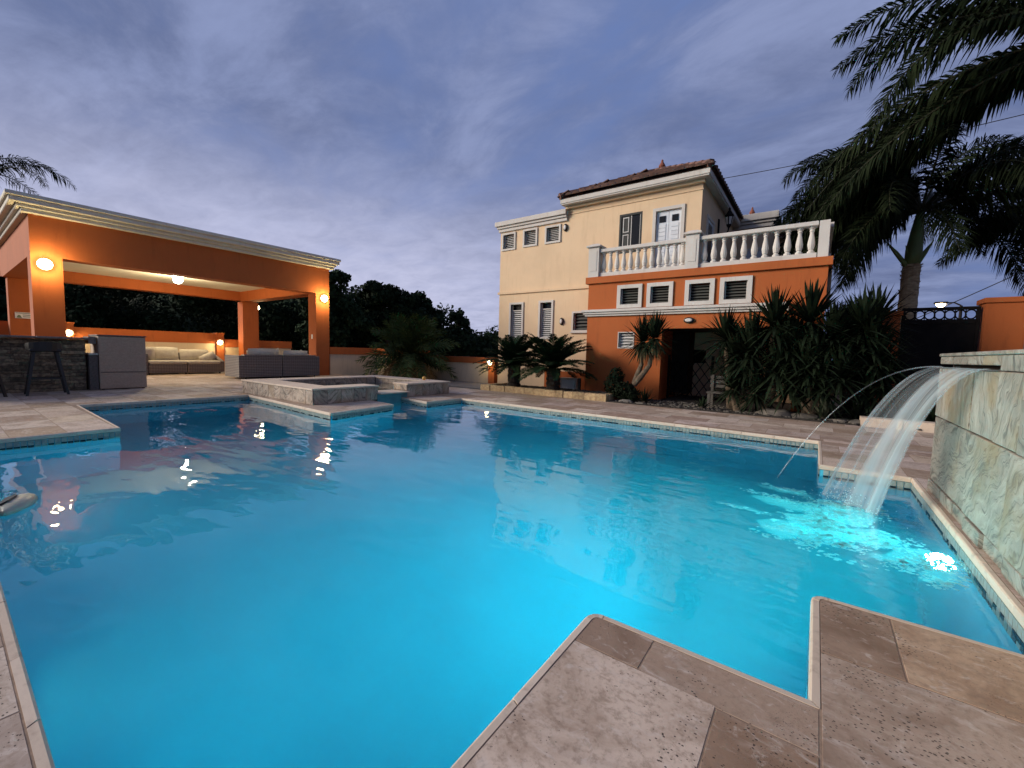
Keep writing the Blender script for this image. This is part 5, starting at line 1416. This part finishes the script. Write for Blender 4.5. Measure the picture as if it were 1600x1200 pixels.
def place_frond(me, parent, base, az, roll=0.0, scale=1.0, name='frond', pitch=0.0):
    o = link(name, me, parent); m = Matrix.Translation(Vector(base)-OFF[parent.name]) @ Matrix.Rotation(az, 4, 'Z') @ Matrix.Rotation(-pitch, 4, 'Y') @ Matrix.Rotation(roll, 4, 'X') @ Matrix.Scale(scale, 4)
    o.matrix_local = m; return o

def sago(loc, h, R, label, seed):
    root = thing('sago_palm', loc, label, 'sago palm', 'sago palms in the stone planter'); r = random.Random(seed); x, y, z = loc
    m = MB(); N = 9; m.tube([(x, y, z+h*i/N) for i in range(N+1)], [.15+.018*((i % 2))+.012*r.random() for i in range(N+1)], 12); m.build('trunk', 'bark_dark', root)
    m = MB()
    for i in range(70):
        a = i*2.4; zz = z+.03+h*(i/72); b = Vector((x+.15*math.cos(a), y+.15*math.sin(a), zz)); d = Vector((math.cos(a), math.sin(a), .6))
        t = Vector((-math.sin(a), math.cos(a), 0))*.03; m.add([b-t, b+t, b+d*.055], [(0, 1, 2)])
    s = m.build('leaf_base', 'bark_brown', root); s['kind'] = 'stuff'
    ms = [frond_mesh('frond', R*1.12, math.radians(e), math.radians(e-d), 52, R*.24, 'leaf_cycad', 'leaf_cycad', .25, .12, .036, .1, seed+i, .55, .012, vee=.35) for i, (e, d) in enumerate(((72, 50), (50, 52), (30, 50), (12, 44)))]
    n = 60
    for i in range(n):
        f = i/n; k = 0 if f < .22 else 1 if f < .52 else 2 if f < .80 else 3
        place_frond(ms[k], root, (x, y, z+h), i*2.39996+r.uniform(-.12, .12), r.uniform(-.15, .15), r.uniform(.88, 1.05), pitch=r.uniform(-.12, .12))
    return root
sago((-6.40, 8.96, .10), .54, .95, 'left sago palm in the planter in front of the tall louvred windows', 2)
sago((-5.18, 8.90, .10), .52, 1.0, 'right sago palm in the planter in front of the orange corner', 5)

def bushy_palm():
    loc = (-11.2, 9.55, -.05); x, y, z = loc
    root = thing('bushy_palm', loc, 'bushy date palm with dry brown lower fronds behind the hot tub', 'palm'); r = random.Random(12); h = .75
    MB().tube([(x, y, z+h*i/6) for i in range(7)], [.22, .21, .22, .21, .2, .2, .17], 10).build('trunk', 'bark_brown', root)
    ms = [frond_mesh('frond', 1.75, math.radians(e), math.radians(e-d), 42, .46, 'leaf_olive', 'leaf_olive', .3, .5, .060, .12, 40+i, .7, .016, vee=.4) for i, (e, d) in enumerate(((84, 50), (64, 62), (44, 68), (22, 66), (5, 62)))]
    for i in range(54):
        f = i/54; k = min(4, int(f*5)); place_frond(ms[k], root, (x, y, z+h), i*2.39996+r.uniform(-.2, .2), r.uniform(-.3, .3), r.uniform(.85, 1.05), pitch=r.uniform(-.08, .1))
    md = [frond_mesh('dry_frond', 1.25, math.radians(-8), math.radians(-80), 30, .30, 'leaf_dry', 'leaf_dry', .8, .5, .040, .12, 60+i, .5, .014) for i in range(2)]
    for i in range(30): place_frond(md[i % 2], root, (x, y, z+h-.03), i*2.39996+.4, r.uniform(-.3, .3), r.uniform(.8, 1.1), 'dry_frond', r.uniform(-.15, .15))
bushy_palm()

def blade_head(name, n, L, W, mat, seed, lo=-35, hi=88, droop=.25):
    r = random.Random(seed); mb = MB()
    for i in range(n):
        f = (i+.5)/n; e = math.radians(hi-(hi-lo)*f+r.uniform(-7, 7)); a = i*2.39996+r.uniform(-.15, .15); l = L*r.uniform(.82, 1.08); w = W*.5
        d = Vector((math.cos(a)*math.cos(e), math.sin(a)*math.cos(e), math.sin(e))); s = Vector((-math.sin(a), math.cos(a), 0))
        b = d*.03; p1 = d*l*.35; p2 = d*l*.72-Vector((0, 0, droop*l*.10*math.cos(e))); p3 = d*l-Vector((0, 0, droop*l*.32*math.cos(e)))
        mb.add([b-s*w*.7, b+s*w*.7, p1+s*w, p1-s*w, p2+s*w*.8, p2-s*w*.8, p3], [(0, 1, 2, 3), (3, 2, 4, 5), (5, 4, 6)])
    return mb.mesh(name, mat)
def dry_skirt(name, n, L, seed):
    r = random.Random(seed); mb = MB()
    for i in range(n):
        a = i*2.39996; l = L*r.uniform(.6, 1.1); s = Vector((-math.sin(a), math.cos(a), 0))*.014; o = Vector((math.cos(a), math.sin(a), 0))
        p0 = o*.05; p1 = o*r.uniform(.09, .16)-Vector((0, 0, l*.35)); p2 = o*r.uniform(.04, .13)-Vector((0, 0, l))
        mb.add([p0-s, p0+s, p1+s, p1-s, p2], [(0, 1, 2, 3), (3, 2, 4)])
    return mb.mesh(name, 'leaf_dry')
YH = [blade_head('leaf_rosette', 130, .62, .044, 'leaf_yucca', 70+i, -45, 86, .35) for i in range(3)]
SK = [dry_skirt('dry_skirt', 46, .50, 80+i) for i in range(2)]
def yucca(loc, stems, label, skirt=False, scale=1.0, rad=.07):
    root = thing('yucca', loc, label, 'yucca', 'yuccas in the garden bed'); r = random.Random(len(label)); x, y, z = loc
    for pts in stems:
        P_ = [Vector((x+a, y+b, z+c)) for a, b, c in pts]; n = len(P_)
        MB().tube(P_, [rad*(1-.35*i/(n-1))+.008*(i % 2) for i in range(n)], 9).build('stem', 'bark_brown', root)
        o = link('leaf_rosette', YH[r.randrange(3)], root); o.matrix_local = Matrix.Translation(P_[-1]-OFF[root.name]) @ Matrix.Rotation(r.uniform(0, 6), 4, 'Z') @ Matrix.Scale(scale*r.uniform(.92, 1.08), 4)
        if skirt:
            o = link('dry_skirt', SK[r.randrange(2)], root); o.location = P_[-1]-Vector((0, 0, .02))-OFF[root.name]; o.scale = (1.1, 1.1, 1.1)
    return root
yucca((-3.22, 9.0, 0), [((0, 0, 0), (-.02, 0, .25), (.02, 0, .42), (.08, 0, .58), (.16, 0, .82), (.17, 0, 1.30)), ((.02, 0, .38), (.14, -.02, .52), (.34, -.03, .80), (.42, -.02, 1.38))], 'small leaning yucca with hanging dry leaves in front of the little white window', True, .98, .065)
yucca((-1.30, 9.10, 0), [((0, 0, 0), (-.04, 0, .4), (-.10, 0, .9), (-.16, 0, 1.36)), ((.0, 0, .3), (.22, 0, .8), (.28, 0, 1.22)), ((0, 0, .3), (.05, -.1, .6), (.08, -.14, 1.0))], 'yucca in front of the right side of the dark entrance', False, 1.12)
yucca((-.72, 8.98, 0), [((0, 0, 0), (.02, 0, .6), (.04, 0, 1.2), (.06, 0, 1.60)), ((0, 0, .2), (-.20, -.05, .6), (-.28, -.08, 1.05)), ((0, 0, .3), (.16, .05, .6), (.26, .08, 1.20)), ((0, 0, .15), (.10, -.06, .4), (.14, -.08, .78))], 'tall yucca right of the entrance with its head before the fourth square window', False, 1.15)
yucca((-.10, 9.15, 0), [((0, 0, 0), (0, 0, .6), (-.05, 0, 1.2), (-.04, 0, 1.66)), ((0, 0, .3), (.22, 0, .8), (.30, 0, 1.36)), ((0, 0, .3), (-.14, 0, .7), (-.24, -.04, 1.12)), ((0, 0, .2), (.06, -.1, .5), (.08, -.12, .95))], 'tallest yucca against the orange wall below the terrace corner', False, 1.2)
yucca((.48, 9.35, 0), [((0, 0, 0), (.02, 0, .5), (.08, 0, 1.1), (.10, 0, 1.54)), ((0, 0, .2), (.16, 0, .5), (.34, 0, .95)), ((0, 0, .3), (-.12, 0, .7), (-.16, 0, 1.20)), ((0, 0, .2), (.1, 0, .6), (.26, 0, 1.26))], 'yucca just left of the orange gate pillar', False, 1.15)
yucca((.0, 8.95, 0), [((0, 0, 0), (-.05, 0, .35), (-.12, 0, .80)), ((0, 0, .1), (.20, 0, .45), (.34, 0, .72)), ((0, 0, .1), (.06, 0, .3), (.1, 0, .5)), ((0, 0, .1), (-.2, 0, .3), (-.36, .02, .55))], 'low bushy yucca filling the gap under the tall ones', False, 1.05)
yucca((-1.15, 8.86, 0), [((0, 0, 0), (-.05, 0, .2), (-.10, 0, .42)), ((0, 0, .05), (.15, 0, .2), (.28, 0, .36)), ((0, 0, .1), (.04, .1, .4), (.06, .15, .70))], 'low yucca clump before the garden bench', False, .85)
yucca((.78, 10.3, 0), [((0, 0, 0), (.0, 0, .5), (.03, 0, 1.2), (.05, 0, 1.72)), ((0, 0, .5), (-.2, 0, .9), (-.34, 0, 1.45)), ((0, 0, .4), (-.1, 0, .7), (-.2, 0, 1.0))], 'slender yucca behind the others with spikes toward the gate', False, 1.2)
yucca((.95, 9.35, 0), [((0, 0, 0), (.0, 0, .3), (.0, 0, .62)), ((0, 0, .1), (-.14, 0, .3), (-.25, 0, .45))], 'short yucca at the foot of the orange gate pillar', False, .95)

def agave(loc, L, label, seed, n=42, mat='leaf_agave', w=.05, lo=5):
    root = thing('agave', loc, label, 'agave', 'spiky plants low in the garden bed')
    o = link('leaf_rosette', blade_head('leaf_rosette', n, L, w, mat, seed, lo, 85, .2), root); o.location = (0, 0, .03)
    MB().lathe([(.05, 0), (.06, .04), (.03, .08)], loc, 8).build('stem', 'bark_dark', root)
agave((.16, 8.78, .0), .42, 'grey green agave with narrow leaves beside the pale boulders', 91)
agave((.60, 9.1, .0), .36, 'small agave in front of the gate pillar', 92, mat='leaf_yucca')
agave((-2.86, 8.72, .0), .34, 'small spiky plant right of the round dark shrub', 93, 40, 'leaf_yucca', .03)
agave((-1.72, 8.66, .0), .26, 'little agave at the deck edge before the entrance', 94, 30, 'leaf_yucca', .035)
agave((1.55, 9.4, .0), .40, 'agave behind the garden kerb', 95, 40, 'leaf_yucca')

def leaf_cloud(mb, blobs, n, size, rr, flat=.6, shell=.55):
    tot = sum(b[3]*b[3] for b in blobs)
    for bx, by, bz, br, *sq in blobs:
        s = sq[0] if sq else 1.0; k = int(n*br*br/tot)
        for _ in range(k):
            u = Vector((rr.gauss(0, 1), rr.gauss(0, 1), rr.gauss(0, 1))).normalized(); rad = br*(shell+(1.06-shell)*rr.random()**.6)
            p = Vector((bx, by, bz))+Vector((u.x*rad, u.y*rad, u.z*rad*s))
            nn = (u+Vector((rr.uniform(-1, 1), rr.uniform(-1, 1), rr.uniform(-1, 1)))*.9).normalized(); a = nn.cross(Vector((rr.uniform(-1, 1), rr.uniform(-1, 1), rr.uniform(-1, 1)))).normalized(); b = nn.cross(a)
            q = size*rr.uniform(.6, 1.3); mb.add([p-a*q, p+b*q*flat, p+a*q, p-b*q*flat], [(0, 1, 2, 3)])

def round_shrub():
    loc = (-3.62, 8.95, 0); rr = random.Random(3)
    root = thing('shrub', loc, 'dark round topped shrub between planter and leaning yucca', 'shrub')
    m = MB(); leaf_cloud(m, [(-3.64, 8.95, .34, .22, 1.1), (-3.60, 8.98, .55, .17, 1.1), (-3.40, 8.92, .22, .24, .9), (-3.22, 8.90, .16, .2, .8)], 2600, .030, rr); m.build('foliage', 'leaf_yucca', root)
    m = MB()
    for a, b in ((-.05, .2), (.1, .15), (.2, .1)): m.tube([(-3.5, 8.95, 0), (-3.5+a, 8.95, .2), (-3.5+a*1.6, 8.95, .3+b)], .012, 5)
    m.build('twig', 'bark_dark', root)
round_shrub()

# --- feather palms
def feather_palm(loc, h, lean, fronds, label, cat='palm', trunk_r=.17, shaft=.9, pl=1.0, ll=.52, nl=165, seed=1, bark=True, mat='leaf_palm', spear=None):
    root = thing('palm_tree', loc, label, cat, 'feather palms'); r = random.Random(seed); x, y, z = loc; top = Vector((x+lean[0], y+lean[1], z+h))
    N = 26; P_ = [Vector((x, y, z)).lerp(top, (i/N))+Vector((lean[0]*.15*math.sin(math.pi*i/N), 0, 0)) for i in range(N+1)]
    MB().tube(P_, [trunk_r*(1.12-.24*i/N)*(1+.06*(i % 2)) for i in range(N+1)], 14).build('trunk', 'palm_bark', root, smooth=False)
    m = MB()
    for i in range(110):    # old leaf scars fraying just under the crownshaft
        a = r.uniform(0, 6.28); f = 1-(r.random()**1.6)*.22; p = Vector((x, y, z)).lerp(top, f); o = Vector((math.cos(a), math.sin(a), 0)); t = Vector((-o.y, o.x, 0))
        b = p+o*trunk_r*.95; m.add([b-t*.05, b+t*.05, b+o*r.uniform(.01, .045)+Vector((0, 0, r.uniform(-.02, .06)))+t*r.uniform(-.05, .05)], [(0, 1, 2)])
    m.build('leaf_scar', 'palm_bark', root)['kind'] = 'stuff'
    ct = top+Vector((lean[0]*.25+.06, lean[1]*.2, shaft))
    MB().tube([top-Vector((0, 0, .03)), top.lerp(ct, .25), top.lerp(ct, .6), ct], [trunk_r*.82, trunk_r*.88, trunk_r*.66, trunk_r*.30], 12).build('crownshaft', 'crownshaft_green', root, smooth=True)
    if spear:
        for dx, dy, dz, rr_ in spear: MB().tube([top+Vector((dx*.2, dy*.2, -.02)), top+Vector((dx*.6, dy*.6, dz*.5)), top+Vector((dx, dy, dz))], [rr_, rr_*.85, rr_*.15], 6).build('dead_sheath', 'crownshaft_green', root)
    for i, (az, e0, e1, L, *rest) in enumerate(fronds):
        lw = rest[0] if rest else 1.0
        me = frond_mesh('frond', L, math.radians(e0), math.radians(e1), nl, ll*lw, mat, 'frond_stem', .9, pl, .042, .14, seed*100+i, .55, .028, curl=1.15)
        place_frond(me, root, ct-Vector((0, 0, .10)), math.radians(az), r.uniform(-.3, .3))
    return root
RIGHT = math.degrees(math.atan2(.585, .811))      # azimuth that points to the right in the picture
# main palm behind the gate: (azimuth, rise, final dip, length)
R0 = RIGHT
feather_palm((1.55, 13.0, -.05), 3.25, (.03, 0), [
    (R0+97, 72, -91, 4.9), (R0+105, 66, -92, 4.7), (R0+88, 60, -84, 4.3), (R0+112, 48, -84, 4.0), (R0+8, 84, -50, 3.3), (R0+8, 8, -82, 3.6), (R0-165, -5, -91, 2.9), (R0+178, 62, -70, 3.5), (R0+172, 40, -70, 3.4), (R0+165, 76, -56, 3.6),
    (R0+186, 18, -76, 3.0), (R0+200, 50, -72, 3.3), (R0+150, 50, -64, 3.3), (R0+196, 0, -80, 2.6), (R0+168, -4, -80, 2.6), (R0+120, 60, -75, 3.6), (R0+135, 30, -70, 3.3),
    (R0+215, 30, -66, 3.1), (R0+230, 62, -50, 3.2), (R0+262, 36, -62, 2.9), (R0+285, 52, -60, 3.0), (R0+75, 60, -60, 3.2), (R0+305, 22, -66, 2.9), (R0+45, 50, -70, 3.2),
    (R0+2, 58, -66, 3.3), (R0-8, 22, -78, 3.0), (R0+20, 36, -76, 3.2), (R0-25, 45, -66, 3.2), (R0+188, 72, -50, 3.2), (R0+185, 40, -75, 3.0), (R0+140, 10, -80, 3.0), (R0+205, 10, -80, 2.8), (R0+170, 28, -78, 3.3), (R0+182, -16, -84, 2.3), (R0+240, -5, -76, 2.3), (R0+160, 12, -78, 3.0)],
    'tall feather palm with green crownshaft behind the street gate', seed=7, shaft=1.25, spear=[(-.50, -.34, .50, .05), (.36, .26, .55, .055), (-.14, -.10, .42, .04)])
feather_palm((3.14, 10.4, -.05), 5.15, (0, 0), [
    (R0+162, 36, -62, 3.7, 1.1), (R0+164, 42, -36, 3.8, 1.1), (R0+166, 30, -88, 3.7, 1.1), (R0+154, 46, -46, 3.7, 1.1),
    (R0+117, -15, -49, 4.7), (R0+120, -4, -62, 4.6), (R0+113, -11, -58, 4.4), (R0+131, -3, -64, 4.4), (R0+126, 14, -64, 4.1), (R0+138, 8, -62, 4.2),
    (R0+128, 2, -59, 4.3), (R0+117, -10, -54, 4.5), (R0+140, -8, -66, 4.2), (R0+122, 8, -62, 4.2), (R0+110, -4, -60, 4.2),
    (R0+200, 60, -45, 3.6), (R0+220, 30, -64, 3.4), (R0+240, 50, -50, 3.6), (R0+270, 60, -40, 3.6), (R0+300, 30, -60, 3.5), (R0, 40, -60, 3.6), (R0+40, 60, -40, 3.6), (R0+80, 40, -55, 3.6), (R0+100, 62, -50, 3.6), (R0+330, 20, -65, 3.4)],
    'big feather palm leaning in from the top right corner', seed=8, ll=.42, nl=170, shaft=1.0)
feather_palm((4.9, 15.5, -.05), 3.3, (0, 0), [(R0+k*40+10, 35+(k % 3)*15, -62, 2.9) for k in range(9)]+[(R0+185, 20, -78, 3.0), (R0+205, 5, -80, 2.6), (R0+170, 45, -70, 3.0)],
    'feather palm at the far right edge behind the wall', seed=9)
feather_palm((-29.5, 1.6, -.05), 7.2, (.0, 0), [(R0+k*33, 30+(k % 3)*20, -58, 3.4) for k in range(11)],
    'dark feather palm rising behind the left end of the pavilion roof', seed=10, nl=60)

# --- trees beyond the garden wall
def at(px, py, dep):
    """world point for a direction given on the photograph's grid at a chosen depth; used once to read positions of far trees"""
    f = Vector((-.5834, .8088, -.0744)); r = Vector((.8108, .5847, .0265)); u = Vector((.0279, -.0757, .9968))
    return Vector((0, 0, 1)) + (f + r*((px-800)/657.27) + u*((600-py)/657.27))*dep
def tree(blobs, trunk, label, n, size, seed, mat='leaf_tree', cat='tree'):
    rr = random.Random(seed); bx = sum(b[0] for b in blobs)/len(blobs); by = sum(b[1] for b in blobs)/len(blobs)
    root = thing('tree', (bx, by, -2), label, cat, 'dark trees beyond the garden wall')
    sub = []
    for x, y, z, r, *q in blobs:      # break each lobe into smaller clumps
        sub.append((x, y, z, r*.72, .8))
        for _ in range(9):
            u = Vector((rr.gauss(0, 1), rr.gauss(0, 1), rr.gauss(0, .8))).normalized(); sub.append((x+u.x*r*.75, y+u.y*r*.75, z+u.z*r*.62, r*rr.uniform(.24, .42), .8))
    m = MB(); leaf_cloud(m, sub, n, size, rr, .6, .35); m.build('crown', mat, root)
    m = MB(); base = Vector((bx, by, -2)); fork = Vector((bx, by, trunk))
    m.tube([base, base.lerp(fork, .5)+Vector((.1, .1, 0)), fork], [.35, .28, .22], 8)
    for x, y, z, r, *q in blobs: m.tube([fork, fork.lerp(Vector((x, y, z)), .6)+Vector((0, 0, .2)), Vector((x, y, z))], [.16, .1, .04], 6)
    m.build('trunk', 'bark_dark', root)
def B(px, py, rpx, dep): p = at(px, py, dep); return (p.x, p.y, p.z, rpx/657.27*dep)
tree([B(505, 470, 42, 30), B(530, 445, 26, 30), B(545, 480, 30, 30), B(520, 520, 45, 30), B(560, 505, 26, 30)], 2.5, 'dark broad tree rising right beside the pavilion corner', 9000, .16, 51)
tree([B(600, 462, 30, 32), B(588, 478, 18, 32), B(632, 470, 26, 32), B(612, 500, 36, 32), B(650, 500, 30, 32), B(580, 520, 30, 32)], 2.5, 'tall dark tree with an overhanging crown left of the palm', 9500, .16, 52)
tree([B(660, 480, 24, 34), B(682, 500, 22, 34), B(668, 520, 30, 34), B(640, 530, 30, 34), B(690, 528, 18, 34)], 2.0, 'dark tree with a crown sloping down to the right behind the palm', 8000, .16, 53)
tree([B(716, 497, 13, 36), B(727, 508, 11, 36), B(712, 516, 12, 36), B(730, 520, 9, 36)], 1.2, 'small tufted tree standing alone against the sky', 2600, .15, 54)
tree([B(752, 532, 10, 38), B(765, 529, 11, 38), B(776, 534, 10, 38), B(742, 540, 10, 38)], .6, 'low dark treetop just left of the house corner', 2200, .16, 55)
def hedge_mass():
    rr = random.Random(61); m = MB(); blobs = []
    for px in range(-260, 800, 22):
        for k in range(5):
            d = rr.uniform(33, 44)
            t = 432 if px < 470 else 470 if px < 600 else 505 if px < 700 else 535
            b = B(px+rr.uniform(-12, 12), rr.uniform(t, 585), rr.uniform(26, 42), d); blobs.append((*b, .8))
    leaf_cloud(m, blobs, 130000, .17, rr, .7, .5)
    m.build('dark_woodland', 'leaf_hedge')['kind'] = 'stuff'
    # wooded slope behind
    m = MB(); n = 40; vs = []
    for i in range(n+1):
        px = -300+1150*i/n; top = 440 if px < 480 else 440+(px-480)*.36
        a = at(px, min(top+8+rr.uniform(-3, 3), 551), 52); b = at(px, 551, 36); vs += [(b.x, b.y, -.6), (a.x, a.y, max(a.z, -.4)), (a.x*1.6, a.y*1.6, -.6)]
    m.add(vs, [(3*i+k, 3*i+3+k, 3*i+4+k, 3*i+1+k) for i in range(n) for k in (0, 1)])
    fixn(m.build('wooded_slope', 'leaf_hedge'))['kind'] = 'structure'
hedge_mass()
tree([B(-20, 430, 40, 26), B(5, 470, 40, 26), B(-10, 510, 50, 26), B(20, 500, 35, 26)], 2, 'dark tree at the left edge behind the pavilion', 6000, .2, 56)
tree([B(1320, 545, 20, 30), B(1350, 540, 20, 30)], .5, 'low dark bush behind the yuccas by the gate', 1500, .15, 57)

# ------------------------------------------------------------------ cables and street lamp
def cable(p, q, sag, label, r=.012):
    pts = [Vector(p).lerp(Vector(q), i/14)-Vector((0, 0, sag*4*(i/14)*(1-i/14))) for i in range(15)]
    tag(MB().tube(pts, r, 5).build('power_cable', 'cable_black'), label, 'cable', 'overhead cables')
cable((-2.6, 14.0, 6.30), (5.5, 14.0, 6.55), .12, 'thin cable running from the house roof behind the palm', .010)
cable((3.0, 30, 2.75), (9.5, 30, 6.7), .1, 'overhead cable rising to the right above the gate', .022)
def street_lamp():
    c = Vector((4.87, 30, 3.95)); root = thing('street_lamp', (5.6, 30, -.05), 'distant lit street lamp above the gate', 'street lamp')
    MB().tube([(5.6, 30, -.05), (5.6, 30, 3.9)], [.09, .06], 8).build('lamp_post', 'iron', root); MB().tube([(5.6, 30, 3.9), (5.35, 30, 4.06), (5.05, 30, 4.06)], .035, 6).build('lamp_arm', 'iron', root)
    MB().box(4.62, 5.12, 29.88, 30.12, 4.02, 4.12, 0, .03).build('lamp_head', 'iron', root); MB().lathe([(.04, -.16), (.14, -.11), (.17, -.03), (.17, 0)], (c.x, c.y, 4.019), 12).build('lamp_lens', 'street_glow', root, smooth=True)
street_lamp()
